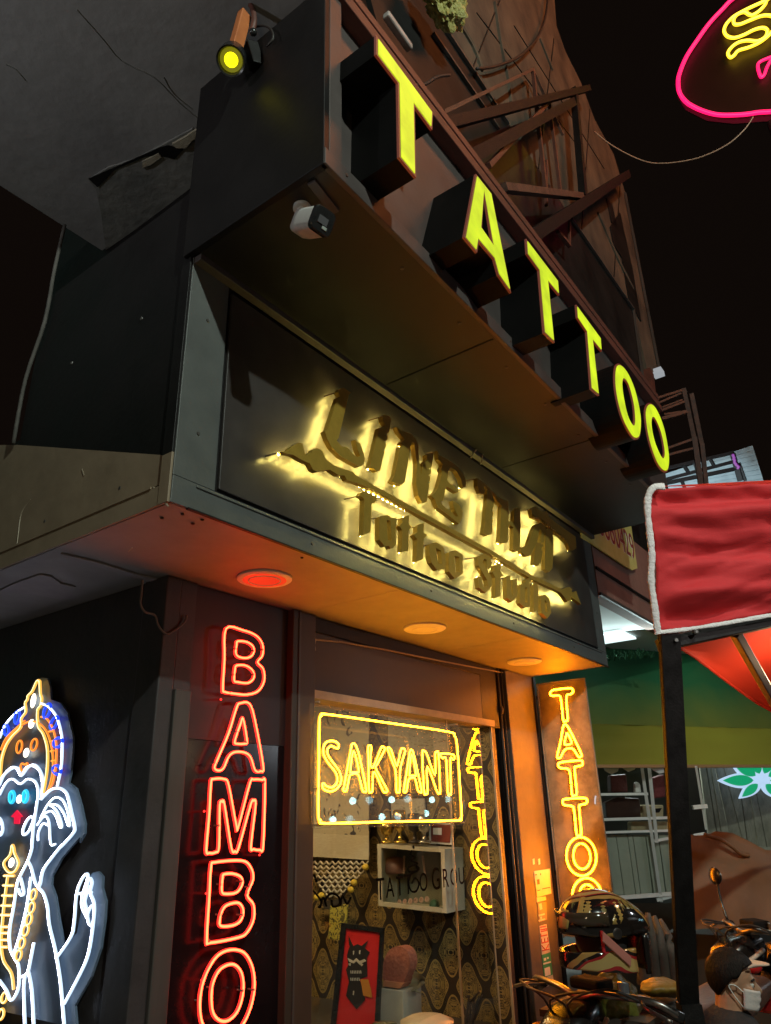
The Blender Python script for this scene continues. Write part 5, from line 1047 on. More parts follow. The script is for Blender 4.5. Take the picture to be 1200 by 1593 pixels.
obj('tablet_base', prism(NB(), [[PX(x, y, 4.20) for x, y in ((597, 1526), (628, 1530), (622, 1538), (596, 1534))]], (.09, 0, 0)), mat('orange_pink_base', (.5, .2, .1), .5), TB)
rows = []
for j in range(9):
    t = j/8; rows.append([PX(x, y, 4.30)+V(.03*math.sin(i*2+j), .02*math.sin(j*1.7+i), 0) for i, (x, y) in enumerate(((630+8*t-6*t*t, 1497+45*t), (640+6*t, 1500+42*t), (650+6*math.sin(t*3), 1508+34*t), (657-9*t, 1520+26*t)))])
thick(obj('draped_cloth', sheet(NB(), rows), mat('cream_silk', (.45, .40, .22), .6, (.55, .5, .3), 8), smooth=True, label='cream cloth draped behind the pink carved tablet', cat='cloth'), .004)
b = NB(); lathe(b, PX(665, 1598, 4.0), (0, 0, 1), [(-.12, .02), (-.02, .14), (.03, .15), (.05, .10), (.055, 0)], 24); obj('round_bowl', b, mat('pale_shell', (.5, .4, .28), .4, (.6, .5, .36), 12), smooth=True, label='rounded pale bowl at the foot of the window display', cat='bowl')
b = NB(); lathe(b, PX(598, 1602, 3.9), (0, 0, 1), [(-.1, .05), (0, .08), (.03, .07), (.04, 0)], 20); obj('glass_jar', b, mat('greenish_glass', (.12, .12, .07), .15), smooth=True, label='round greenish glass jar beneath the white pedestal box', cat='jar')
b = NB()
for i in range(7): tube(b, [PX(728+random.uniform(-6, 6), 1605, 4.4), PX(732+random.uniform(-8, 8), 1570, 4.4), PX(738+random.uniform(-14, 14), 1548, 4.4)], .010, sub=4, r2=.004)
tube(b, [PX(732, 1558, 4.38), PX(747, 1542, 4.38)], .006, sub=1); obj('brush_stand', b, mat('dark_bristles', (.05, .04, .04), .5), label='dark bundle of brushes standing in front of the damask wall', cat='brushes')
obj('display_shelf', B(3.8, 4.74, 2.72, 4.4, .36, .40), M_DARKIN, label='dark display shelf along the bottom of the shop window', cat='shelf')
# lettering on the pane
M_VINYL = mat('black_vinyl', (.004, .003, .002), .8, spec=.02); M_VINR = mat('maroon_vinyl', (.02, .004, .003), .8, spec=.02)
w0 = PY(586, 1400, yW); 
for i, (ch, x, y, h) in enumerate((('T', 586, 1401, .135), ('A', 601, 1397, .125), ('T', 617, 1394, .125), ('T', 630, 1392, .13), ('O', 653, 1387, .12), ('G', 672, 1385, .15), ('R', 689, 1381, .13), ('O', 701, 1378, .12), ('U', 714, 1376, .12))):
    text(ch, 'lettering', M_VINYL if i < 6 else M_VINR, WIN, PY(x, y, yG-.001), (1, 0, 0), (0, 0, 1), h*1.15, .0008, .8)
b = NB()
sw = [(641, 1323), (640, 1330), (646, 1334), (638, 1338), (650, 1343), (636, 1349), (637, 1356), (650, 1354), (648, 1347), (652, 1352), (640, 1360), (636, 1374), (640, 1386), (648, 1386), (652, 1374), (646, 1366), (641, 1374)]
tube(b, [PY(x, y, yG-.001) for x, y in sw], .0055, sub=5, seg=4); tube(b, [PY(x, y, yG-.001) for x, y in ((643, 1316), (644, 1320))], .006, sub=1); obj('spiral_flourish', b, M_VINYL, WIN)
b = NB()
for pl in ([(488, 1386), (500, 1402), (496, 1412)], [(498, 1412), (503, 1396), (508, 1410)], [(505, 1402), (515, 1390), (527, 1395), (528, 1407), (518, 1410), (516, 1400)], [(530, 1410), (533, 1394), (540, 1406), (546, 1396)], [(485, 1372), (488, 1360), (493, 1372)]):
    tube(b, [PY(x, y, yG-.001) for x, y in pl], .006, sub=4, seg=4)
obj('lettering', b, M_VINYL, WIN)

# ---- stickers on the pier
def sticker(pts, m, label):
    o = obj('sticker', prism(NB(), [[PY(x, y, yW-.0235) for x, y in pts]], (0, .003, 0)), m, label=label, cat='sticker', group='stickers on the pier beside the amber board'); return o
fs = lambda p: cp(820, 1320, 7.2333, p)
M_STK = mat('pale_sticker', (.55, .5, .42), .5, (.62, .57, .48), 20)
s1 = sticker(fs([(80, 255), (258, 228), (275, 505), (150, 540), (115, 545)]), M_STK, 'largest pale sticker topmost on the pier')
s1b = sticker(fs([(110, 550), (212, 540), (216, 580), (112, 606)]), M_STK, 'narrow pale sticker strip just under the topmost sticker')
s2 = sticker(fs([(118, 612), (218, 600), (228, 800), (135, 830)]), mat('brown_sticker', (.24, .18, .11), .5), 'brown sticker with small pale blocks in the middle of the pier')
s3 = sticker(fs([(142, 872), (220, 852), (265, 1165), (170, 1196)]), M_STK, 'pale sticker with red sideways letters on the pier')
s4 = sticker(fs([(170, 1200), (265, 1170), (290, 1420), (195, 1455)]), mat('green_sticker', (.03, .28, .14), .45), 'green sticker with a white box on the pier')
s5 = sticker(fs([(195, 1458), (292, 1420), (305, 1525), (205, 1562)]), M_STK, 'lowest pale sticker on the pier')
yk = yW-.0255
b = NB()
for pl in ([(135, 625), (165, 615), (175, 680), (145, 695)], [(130, 745), (200, 728), (203, 745), (132, 765)], [(150, 770), (168, 765), (170, 790), (152, 795)], [(130, 805), (205, 785), (208, 800), (132, 822)]): prism(b, [[PY(x, y, yk) for x, y in fs(pl)]], (0, .0012, 0))
obj('print', b, M_STK, s2)
b = NB()
for pl in ([(190, 1235), (215, 1228), (218, 1258), (194, 1266)], [(225, 1222), (245, 1220), (246, 1240), (228, 1246)], [(185, 1290), (268, 1268), (270, 1285), (187, 1308)], [(198, 1348), (258, 1328), (268, 1420), (208, 1440)]): prism(b, [[PY(x, y, yk) for x, y in fs(pl)]], (0, .0012, 0))
obj('print', b, M_WHITE, s4)
b = NB()
for pl in ([(95, 290), (110, 286), (112, 300), (97, 304)], [(115, 350), (140, 344), (145, 400), (120, 405)], [(150, 280), (158, 278), (160, 300), (152, 300)], [(120, 470), (150, 462), (152, 470), (122, 480)], [(172, 450), (262, 432), (263, 442), (173, 460)]): prism(b, [[PY(x, y, yk) for x, y in fs(pl)]], (0, .0012, 0))
obj('print', b, mat('dull_red_ink', (.3, .07, .03), .6), s1)
b = NB()       # red sideways lettering, drawn as strokes running up the strip
for pl in ([(172, 1150), (252, 1130)], [(205, 1140), (165, 1090)], [(208, 1140), (245, 1075)], [(165, 1065), (240, 1045)], [(167, 1062), (165, 1015)], [(200, 1050), (197, 1010)], [(238, 1045), (232, 1000)], [(160, 985), (228, 970)], [(158, 1000), (157, 955)], [(158, 935), (222, 920), (224, 900), (155, 915)], [(150, 885), (215, 872)]):
    tube(b, [PY(x, y, yk+.001) for x, y in fs(pl)], .0035, sub=1, seg=4)
obj('print', b, mat('red_ink', (.5, .05, .03), .6), s3)
b = NB()
for x in (75, 138): prism(b, [[PY(a, c_, yW-.0235) for a, c_ in fs([(x-10, 120), (x+10, 112), (x+14, 175), (x-4, 185)])]], (0, .003, 0))
obj('tape_scraps', b, M_STK, label='two small upright scraps of pale tape above the stickers on the pier', cat='tape')

# ================================================================== MOTORCYCLES, HELMET
M_BIKE = mat('glossy_black_paint', (.010, .008, .008), .22, (.016, .012, .010), 5, spec=.35)
M_SEATV = mat('brown_vinyl_seat', (.06, .03, .022), .4, (.09, .045, .032), 8, bump=.2)
M_CHROME = mat('chrome', (.32, .30, .28), .30, (.2, .18, .17), 20, metal=1.0)
M_TYRE = mat('tyre_rubber', (.02, .02, .02), .75, (.03, .028, .026), 20, bump=.3)
M_REDLENS = mat('red_lens', (.45, .02, .02), .2)
M_STRIPE = mat('cream_stripe', (.6, .5, .42), .3)
def capsule(b, a, c_, ra, rb, n=7, seg=12):
    a, c_ = Vector(a), Vector(c_)
    for i in range(n): t = i/(n-1); sphere(b, a.lerp(c_, t), ra+(rb-ra)*t, seg, seg*2//3)
def motorcycle(loc, rz, label):
    # built along +x (front), then placed
    t = thing('motorcycle', label, 'motorcycle', (0, 0, 0), 'motorcycles parked by the kerb')
    for wx in (.62, -.62):
        b = NB(); lathe(b, (wx, 0, .28), (0, 1, 0), [(-.035, .21), (-.05, .245), (-.03, .275), (0, .283), (.03, .275), (.05, .245), (.035, .21)], 36); w = obj('wheel', b, M_TYRE, t, smooth='auto')
        b = NB(); lathe(b, (wx, 0, .28), (0, 1, 0), [(-.03, .21), (-.022, .185), (.022, .185), (.03, .21)], 36); lathe(b, (wx, 0, .28), (0, 1, 0), [(-.05, .05), (.05, .05)], 14)
        for k in range(5): a = k*2*math.pi/5; beam(b, (wx, 0, .28), (wx+.2*math.cos(a), 0, .28+.2*math.sin(a)), .03, .02)
        obj('rim', b, M_CHROME, w)
    b = NB(); [tube(b, [(.62, s*.075, .28), (.50, s*.075, .62), (.42, s*.07, .86)], .02, sub=1, seg=10) for s in (-1, 1)]; obj('fork', b, M_CHROME, t, smooth=True)
    b = NB(); rows = [[V(.62+.31*math.cos(a), s*.07*(1-.4*abs(s) if 0 else 1), .28+.31*math.sin(a)) for s in (-1, -.5, 0, .5, 1)] for a in (math.radians(d) for d in range(20, 170, 15))]; obj('fender', sheet(b, rows), M_BIKE, t, smooth=True)
    b = NB(); tube(b, [(.30, .36, .90), (.36, .30, .945), (.42, .12, .95), (.43, 0, .93), (.42, -.12, .95), (.36, -.30, .945), (.30, -.36, .90)], .013, sub=5, seg=8); obj('handlebar', b, M_CHROME, t, smooth=True)
    for s in (-1, 1):
        b = NB(); tube(b, [(.29, s*.37, .895), (.34, s*.27, .935)], .02, sub=1, seg=10); obj('grip', b, M_BLACKPLASTIC, t, smooth=True)
        b = NB(); tube(b, [(.36, s*.25, .95), (.41, s*.30, .935), (.40, s*.40, .905)], .007, sub=4, seg=8); obj('brake_lever', b, M_CHROME, t, smooth=True)
        b = NB(); tube(b, [(.36, s*.26, .95), (.36, s*.30, 1.05), (.34, s*.34, 1.13)], .007, sub=4); sphere(b, (.33, s*.37, 1.17), .06, 14, 10, (.3, 1.1, .8)); mr = obj('mirror', b, M_BIKE, t, smooth=True)
        b = NB(); sphere(b, (.317, s*.37, 1.17), .05, 12, 8, (.12, 1.1, .8)); obj('mirror_glass', b, M_CHROME, mr, smooth=True)
        b = NB(); sphere(b, (.50, s*.17, .80), .035, 10, 8, (1.2, 1, .8)); obj('indicator', b, M_REDLENS if s > 0 else mat('amber_lens', (.5, .18, .01), .25), t, smooth=True)
    b = NB(); loft(b, [roundrect(V(x, 0, z), V(0, 1, 0), V(.35, 0, .94), w, w*.6) for x, z, w in ((.60, .74, .06), (.56, .77, .095), (.48, .81, .105), (.40, .85, .08), (.34, .88, .04))]); CW = obj('headlight_cowl', b, M_BIKE, t, smooth='auto')
    b = NB(); sphere(b, (.58, 0, .755), .07, 16, 12, (.5, 1, .75)); obj('headlight', b, M_LENS, CW, smooth=True)
    b = NB(); tube(b, [(.57, .095, .79), (.48, .112, .82), (.38, .085, .86)], .011, sub=4); obj('stripe', b, M_STRIPE, CW, smooth=True); b = NB(); tube(b, [(.57, -.095, .79), (.48, -.112, .82), (.38, -.085, .86)], .011, sub=4); obj('stripe', b, M_STRIPE, CW, smooth=True)
    b = NB(); loft(b, [roundrect(V(x, 0, z), V(0, 1, 0), V(0, 0, 1), w, w*.7) for x, z, w in ((.36, .70, .07), (.28, .74, .13), (.10, .74, .15), (-.05, .70, .11), (-.10, .68, .06))]); obj('fuel_tank', b, M_BIKE, t, smooth='auto')
    b = NB(); loft(b, [roundrect(V(x, 0, z), V(0, 1, 0), V(0, 0, .45), w, w*.6) for x, z, w in ((-.02, .76, .08), (-.1, .75, .12), (-.35, .76, .14), (-.6, .80, .13), (-.78, .82, .09))]); obj('seat', b, M_SEATV, t, smooth='auto')
    b = NB(); box(b, -.15, .30, -.10, .10, .28, .58); lathe(b, (.18, 0, .42), (0, 1, 0), [(-.15, .10), (.15, .10)], 16); obj('engine', b, M_STEEL, t, bev=.02)
    b = NB(); [tube(b, [(-.62, s*.08, .28), (-.2, s*.08, .34), (-.05, s*.08, .5)], .02, sub=1) for s in (-1, 1)]; tube(b, [(.40, 0, .82), (.1, 0, .6), (-.3, 0, .66), (-.75, 0, .74)], .025, sub=3); obj('frame', b, M_DARKSTEEL, t, smooth=True)
    b = NB(); lathe(b, (-.95, -.16, .32), (1, .02, .03), [(0, .03), (.02, .05), (.45, .045), (.5, .02)], 14); obj('exhaust', b, M_CHROME, t, smooth='auto')
    b = NB(); box(b, .30, .40, -.075, .075, .945, .985); ins = obj('instruments', b, mat('matte_black', (.012, .011, .011), .8, spec=.1), t, bev=.012)
    b = NB(); lathe(b, (.35, .16, .955), (-.1, 0, 1), [(0, .022), (.03, .024), (.034, .018)], 12); obj('fluid_cup', b, M_LENS, t, smooth='auto')
    for k, (ya, yb) in enumerate(((.26, .06), (.22, -.03), (-.26, -.06), (-.20, .04))):
        b = NB(); tube(b, [(.38, ya, .94), (.50+.02*k, ya*.8, .99-.01*k), (.56, yb, .93), (.48, yb, .80)], .005, sub=4, seg=5); obj('cable', b, M_CABLEB, t, smooth=True)
    b = NB(); box(b, -.86, -.80, -.09, .09, .70, .78); obj('tail_light', b, M_REDLENS, t, bev=.015)
    t.location = loc; t.rotation_euler = (0, 0, rz); return t
def copytree(o, loc, rz, label):
    def cp_(x, par):
        c = x.copy(); COL.objects.link(c)
        if par is not None: c.parent = par; c.matrix_parent_inverse = x.matrix_parent_inverse.copy()
        for ch in x.children: cp_(ch, c)
        return c
    c = cp_(o, None); c.location = loc; c.rotation_euler = (0, 0, rz); c['label'] = label; return c
f1 = (-RT*.80-FW*.60); f1.z = 0; f1.normalize(); rz1 = math.atan2(f1.y, f1.x)
hb = PD(906, 1574, 2.85)
m1 = motorcycle((0, 0, 0), 0, 'black motorcycle with the helmet resting on its handlebar')
m1.location = V(hb.x, hb.y, 0)-f1*.42; m1.rotation_euler = (0, 0, rz1)
hb2 = PD(1150, 1408, 3.9); f2 = (-RT*.9-FW*.1); f2.z = 0; f2.normalize(); rz2 = math.atan2(f2.y, f2.x)
m2 = copytree(m1, V(hb2.x, hb2.y, .06)-f2*.42, rz2, 'dark motorcycle behind the masked person beside the brown tarpaulin')
for k in [c for c in m1.children if c.name.startswith('mirror')]:
    for q_ in list(k.children): bpy.data.objects.remove(q_)
    bpy.data.objects.remove(k)
# helmet
HF = (-RT*.90-FW*.38); HF.z = 0; HF.normalize(); HS = V(0, 0, 1).cross(HF).normalized(); HU = V(0, 0, 1)
hc = PD(934, 1447, 2.80)
HM = thing('helmet', 'glossy black full face helmet with gold and red graphics resting on a motorcycle handlebar', 'helmet', hc)
def helmet_mat():
    m = mat('helmet_graphics', (.012, .009, .008), .1, spec=.8); n = m.node_tree; p = n.nodes['Principled BSDF']; tc = n.nodes.new('ShaderNodeTexCoord')
    wv = n.nodes.new('ShaderNodeTexWave'); wv.inputs['Scale'].default_value = 2.1; wv.inputs['Distortion'].default_value = 3.2; wv.inputs['Detail'].default_value = 2.5; wv.inputs['Detail Scale'].default_value = 1.4; wv.bands_direction = 'DIAGONAL'
    r = n.nodes.new('ShaderNodeValToRGB'); r.color_ramp.interpolation = 'CONSTANT'; e = r.color_ramp.elements
    e[0].position = 0; e[0].color = (.012, .009, .008, 1); e[1].position = .52; e[1].color = (.34, .20, .06, 1)
    x = e.new(.80); x.color = (.02, .012, .01, 1); x = e.new(.90); x.color = (.30, .02, .02, 1); x = e.new(.955); x.color = (.40, .27, .10, 1)
    n.links.new(tc.outputs['Object'], wv.inputs['Vector']); n.links.new(wv.outputs['Fac'], r.inputs[0]); n.links.new(r.outputs[0], p.inputs['Base Color']); return m
M_HELM = helmet_mat()
def hp(f, s, u): return hc+HF*f+HS*s+HU*u
b = NB(); rows = []
NT, NPh = 20, 28
for i in range(NT+1):
    th = math.pi*.58*i/NT                  # from the crown down
    row = []
    for j in range(NPh+1):
        ph = 2*math.pi*j/NPh; cf, sf = math.cos(ph), math.sin(ph)
        st = math.sin(th); f = .150*st*cf; s = .118*st*sf; u = .118*math.cos(th)+.02
        if cf < 0: f *= 1+.45*(abs(cf)**3)*st**2*1.0; u -= .02*abs(cf)**3*st      # tail spoiler
        if cf > 0: f *= 1+.16*cf**4*st; u += .012*cf**3*st
        row.append(hp(f, s, u))
    rows.append(row)
thick(obj('shell', sheet(b, rows), M_HELM, HM, smooth=True), .012)
def shellpt(th, ph, k=1.035):
    cf, sf, st = math.cos(ph), math.sin(ph), math.sin(th); f = .150*st*cf; s_ = .118*st*sf; u = .118*math.cos(th)+.02
    if cf < 0: f *= 1+.45*(abs(cf)**3)*st**2; u -= .02*abs(cf)**3*st
    if cf > 0: f *= 1+.16*cf**4*st; u += .012*cf**3*st
    return hp(f*k, s_*k, .02+(u-.02)*k)
M_HGOLD = mat('helmet_gold', (.30, .19, .05), .16, (.42, .27, .08), 14, spec=.7); M_HOLIVE = mat('helmet_olive', (.16, .12, .03), .18, (.22, .16, .05), 14, spec=.7)
for (t0, t1, p0, p1, sk_, m_) in ((34, 88, 22, 44, 8, M_HGOLD), (30, 80, 52, 66, 14, M_HOLIVE), (28, 84, 74, 92, 16, M_HGOLD), (66, 96, -4, 16, 4, M_HGOLD), (44, 62, 112, 150, -6, M_HOLIVE)):
    rows = [[shellpt(math.radians(t0+(t1-t0)*i/8), math.radians(p0+(p1-p0)*j/6+sk_*math.sin(i/8*3.1))) for j in range(7)] for i in range(9)]
    thick(obj('graphic_band', sheet(NB(), rows), m_, HM, smooth=True), .003)
b = NB(); rows = []
for i in range(9):
    t = i/8; row = []
    for j in range(23):
        ph = math.radians(-118+236*j/22); row.append(hp(.152*math.cos(ph)*(1+.10*math.cos(ph)**3)+.006*(1-abs(t-.5)), .112*math.sin(ph), -.052-.072*t+.02*math.cos(ph)*(t-.2)))
    rows.append(row)
thick(obj('chin_bar', sheet(b, rows), M_HELM, HM, smooth=True), .022)
b = NB(); rows = []
for i in range(7):
    t = i/6; rows.append([hp(-.10+.0*t-.03*math.cos(a), .105*math.sin(a)*1.0, -.01-.13*t)+HF*(-.06*math.cos(a)*(1-t*.3)) for a in (math.radians(d) for d in range(-80, 81, 16))])
thick(obj('back_shell', sheet(b, rows), M_BIKE, HM, smooth=True), .012)
b = NB(); sphere(b, hp(0, 0, -.02), .10, 20, 14, (1, .95, 1.05), Matrix((HF, HS, HU)).transposed()); obj('liner', b, mat('dark_liner', (.015, .01, .01), .9), HM, smooth=True)
b = NB(); obox(b, hp(.03, .128, -.045), HF*.055-HU*.0+HU*.045, HS*.004, HU*.016-HF*.004); obj('decal', b, mat('pink_decal', (.42, .16, .13), .25), HM, bev=.003)
b = NB(); obox(b, hp(.075, .112, -.02), HU*.035, HS*.003, HF*.005); obj('red_strap', b, mat('red_strap_cloth', (.45, .015, .02), .6), HM)
for s in (-1, 1):
    b = NB(); lathe(b, hp(.01, s*.112, .005), HS*s, [(0, .022), (.008, .022), (.012, .015)], 16); obj('visor_pivot', b, M_CHROME, HM, smooth='auto')
b = NB(); rows = [[hp((.168+.01*t)*math.cos(ph), .128*math.sin(ph), .03+.045*t) for ph in (math.radians(d) for d in range(-75, 76, 10))] for t in (0, .5, 1)]
thick(obj('visor', sheet(b, rows), mat('smoked_visor', (.05, .035, .02), .06, spec=.9), HM, smooth=True), .003)
# yellow green carrier bag hung on the bike and a yellow pouch beside it
b = NB(); c_ = PD(962, 1572, 2.95); sphere(b, c_, .12, 56, 40, (1.0, .8, 1.1))
for v in b.verts: v.co += (v.co-c_)*(.34*noise.noise(v.co*8)+.16*noise.noise(v.co*21)+.05*noise.noise(v.co*60))
obj('carrier_bag', b, mat('olive_plastic', (.06, .065, .008), .4, (.11, .11, .02), 9, bump=.5), smooth=True, label='crumpled olive green carrier bag hanging behind the helmet', cat='bag')
b = NB(); c_ = PD(1030, 1536, 3.05); sphere(b, c_, .075, 48, 32, (1.3, 1.0, .42))
for v in b.verts: v.co += (v.co-c_)*(.35*noise.noise(v.co*11)+.14*noise.noise(v.co*34))
obj('pouch', b, mat('mustard_pouch', (.14, .085, .008), .5, (.20, .125, .014), 9, bump=.3), smooth=True, label='flat mustard yellow pouch lying right of the olive bag', cat='pouch')
obj('folding_table', B(*(lambda p: (p.x-.35, p.x+.10, p.y-.10, p.y+.35, p.z-.075, p.z-.05))(PD(1010, 1536, 3.1))), M_DARKIN, label='dark table top holding the olive bag and the mustard pouch', cat='table')
# furled umbrella cluster behind the helmet
b = NB()
for i, x in enumerate((998, 1008, 1018, 1028)):
    a = PD(x, 1420+abs(i-1)*6, 3.4+.05*i); tube(b, [a, PD(x+3+i*4, 1470, 3.4), PD(x+6+i*5, 1530, 3.4)], .012, sub=4, r2=.04)
obj('umbrella', b, mat('umbrella_cloth', (.04, .035, .03), .7, (.07, .06, .05), 8, bump=.3), smooth=True, label='folded dark umbrella standing upright behind the helmet', cat='umbrella')

# ================================================================== PERSON
PF_ = (RT*.92-FW*.36); PF_.z = 0; PF_.normalize(); PSd = V(0, 0, 1).cross(PF_).normalized(); PU = V(0, 0, 1)
Hc = PD(1142, 1526, 2.95); KH, KB = .80, .9
pit = .12
hF = (PF_-PU*pit).normalized(); hU = PSd.cross(hF)*-1
if hU.z < 0: hU = -hU
def hq(f, s, u): return Hc+(hF*f+PSd*s+hU*u)*KH
def bq(f, s, u): return V(Hc.x, Hc.y, 0)+(PF_*f+PSd*s)*KB+PU*(max(.0, Hc.z+u*KB))
HM3 = Matrix((hF, PSd, hU)).transposed()
def remesh(o, vs, sm=3):
    r = o.modifiers.new('remesh', 'REMESH'); r.mode = 'VOXEL'; r.voxel_size = vs; r.use_smooth_shade = True
    s = o.modifiers.new('smooth', 'SMOOTH'); s.factor = .5; s.iterations = sm; return o
PE = thing('person', 'seated person with dark hair, white face mask and pale sun visor looking right', 'person', bq(0, 0, 0))
PE.location.z = 0
b = NB()
sphere(b, hq(-.012, 0, .030), .100*KH, 24, 18, (.98, .78, .95), HM3)            # skull
sphere(b, hq(.030, 0, -.030), .075*KH, 20, 14, (.86, .80, 1.1), HM3)            # face
sphere(b, hq(.048, 0, -.085), .040*KH, 16, 12, (1.0, 1.0, .8), HM3)             # chin
sphere(b, hq(.083, 0, .022), .028*KH, 12, 8, (.6, 1.6, .5), HM3)                # brow
capsule(b, hq(.086, 0, .012), hq(.112, 0, -.026), .009, .0145, 6)            # nose
sphere(b, hq(.090, 0, -.056), .018*KH, 10, 8, (.7, 1.3, .6), HM3)               # lips
for s in (-1, 1):
    sphere(b, hq(.060, s*.045, -.018), .026*KH, 10, 8, (1, .7, .8), HM3)        # cheekbones
    sphere(b, hq(-.012, s*.078, -.008), .030*KH, 12, 8, (.62, .25, 1.05), HM3)  # ears
capsule(b, hq(-.025, 0, -.06), bq(-.05, 0, -.20), .055, .060)
capsule(b, bq(-.05, 0, -.22), bq(-.06, 0, -.50), .115, .125); capsule(b, bq(-.05, -.14, -.235), bq(-.05, .14, -.235), .062, .062); capsule(b, bq(-.06, 0, -.5), bq(-.05, 0, -.66), .125, .14)
for s in (-1, 1):
    capsule(b, bq(-.05, s*.185, -.25), bq(.03, s*.215, -.50), .050, .040); capsule(b, bq(.03, s*.215, -.50), bq(.24, s*.12, -.56), .039, .029)
    sphere(b, bq(.285, s*.105, -.575), .038, 10, 8, (1.3, .9, .55), Matrix((PF_, PSd, PU)).transposed())
    for k in range(4): capsule(b, bq(.31, s*.105+(k-1.5)*.019, -.575), bq(.365-.008*abs(k-1.5), s*.105+(k-1.5)*.020, -.60), .0088, .0075, 5, 8)
    capsule(b, bq(.285, s*.075, -.57), bq(.325, s*.06, -.585), .011, .009, 4, 8)
    capsule(b, bq(-.03, s*.09, -.66), bq(.36, s*.12, -.62), .085, .062); capsule(b, bq(.36, s*.12, -.62), bq(.33, s*.12, (.08-Hc.z)/KB), .055, .038)
    capsule(b, bq(.32, s*.12, (.045-Hc.z)/KB), bq(.47, s*.13, (.035-Hc.z)/KB), .042, .034)
BODY = remesh(obj('body', b, mat('skin', (.42, .22, .13), .5, (.48, .26, .16), 20), PE, smooth=True), .0065, 4)
# eyes
for s in (-1, 1):
    b = NB(); sphere(b, hq(.077, s*.032, -.002), .0125*KH, 12, 8); ey = obj('eye', b, mat('eye_white', (.6, .56, .5), .3), PE, smooth=True)
    b = NB(); sphere(b, hq(.0855, s*.033, -.003), .0062*KH, 8, 6); obj('iris', b, M_BLACKPLASTIC, ey, smooth=True)
    b = NB(); tube(b, [hq(.086, s*.014, .020), hq(.090, s*.030, .026), hq(.078, s*.048, .020)], .004, sub=3); obj('eyebrow', b, M_KINK, PE, smooth=True)
def hairline(p):                 # how far down from the crown the hair reaches, by angle from the front
    d = abs(math.degrees(p)); pts = [(0, 56), (35, 60), (62, 68), (78, 90), (92, 92), (108, 114), (140, 142), (180, 146)]
    for (a, va), (c_, vc) in zip(pts, pts[1:]):
        if d <= c_: return math.radians(va+(vc-va)*(d-a)/(c_-a))
    return math.radians(146)
b = NB(); rows = []
for i in range(15):
    row = []
    for j in range(49):
        p = -math.pi+2*math.pi*j/48; th = hairline(p)*i/14; k_ = 1+.05*noise.noise(V(math.cos(p)*3, math.sin(p)*3, th*2))
        row.append(hq(-.012+.112*k_*math.sin(th)*math.cos(p), .090*k_*math.sin(th)*math.sin(p), .026+.112*k_*math.cos(th)))
    rows.append(row)
thick(obj('hair', sheet(b, rows), mat('black_hair', (.004, .003, .003), .6, (.008, .006, .005), 60, bump=.6, bscale=180, stretch=(1, 1, .2), spec=.2), PE, smooth=True), .016)
# mask: a folded cover from the nose to the chin with ear loops
rows = []
for i in range(9):
    t = i/8; row = []
    for j in range(17):
        a = -1.25+2.5*j/16; rr = .108+.016*math.exp(-(a*2.6)**2)*(1-abs(t-.35)*.8)+.003*math.sin(t*18)
        row.append(hq(.004+rr*math.cos(a)*(.95-.10*t), .074*math.sin(a)*(1.08-.14*t), -.018-.092*t-.006*math.cos(a*2)))
    rows.append(row)
MK = thick(obj('mask', sheet(NB(), rows), mat('white_mask', (.62, .56, .54), .8, (.68, .62, .60), 16, bump=.15), PE, smooth=True), .003)
for s in (-1, 1):
    b = NB(); tube(b, [hq(.035, s*.074, -.03), hq(.0, s*.083, -.005), hq(-.03, s*.084, -.01), hq(-.01, s*.082, -.045), hq(.03, s*.066, -.095)], .0022, sub=4, seg=5); obj('ear_loop', b, M_WHITE, MK)
# cap with a brim
rows = [[hq(.045+.080*t*math.cos(p)+.045*math.cos(p), .078*math.sin(p)*(1-.15*t), .078+.020*t) for p in (math.radians(d) for d in range(-70, 71, 14))] for t in (0, .25, .5, .75, 1)]
thick(obj('sun_visor', sheet(NB(), rows), mat('pale_brim', (.55, .42, .34), .7, (.6, .48, .4), 14), PE, smooth=True), .005)
b = NB(); capsule(b, bq(-.05, 0, -.225), bq(-.06, 0, -.50), .128, .138); capsule(b, bq(-.05, -.15, -.24), bq(-.05, .15, -.24), .068, .068); capsule(b, bq(-.06, 0, -.5), bq(-.05, 0, -.62), .138, .15)
for s in (-1, 1): capsule(b, bq(-.05, s*.185, -.25), bq(-.005, s*.205, -.40), .064, .060)
remesh(obj('shirt', b, mat('black_tshirt', (.016, .014, .016), .9, (.03, .026, .028), 10, bump=.4), PE, smooth=True), .011, 3)
b = NB(); sphere(b, bq(-.05, 0, -.66), .155, 16, 12, (1, 1.1, .7))
for s in (-1, 1): capsule(b, bq(-.03, s*.09, -.66), bq(.36, s*.12, -.62), .097, .074); capsule(b, bq(.36, s*.12, -.62), bq(.33, s*.12, (.14-Hc.z)/KB), .07, .058)
remesh(obj('trousers', b, mat('dark_trousers', (.02, .022, .03), .9, (.035, .036, .045), 12), PE, smooth=True), .012, 2)
SO = thing('stool', 'low dark plastic stool under the seated masked person', 'stool', bq(-.05, 0, 0)); SO.location.z = 0
zt = Hc.z-.76*KB
b = NB(); c_ = bq(-.05, 0, 0); box(b, c_.x-.15, c_.x+.15, c_.y-.15, c_.y+.15, zt-.03, zt); obj('seat', b, M_BLACKPLASTIC, SO, bev=.01)
for sx in (-1, 1):
    for sy in (-1, 1): b = NB(); beam(b, (c_.x+sx*.13, c_.y+sy*.13, zt-.03), (c_.x+sx*.15, c_.y+sy*.15, 0), .03); obj('leg', b, M_BLACKPLASTIC, SO)

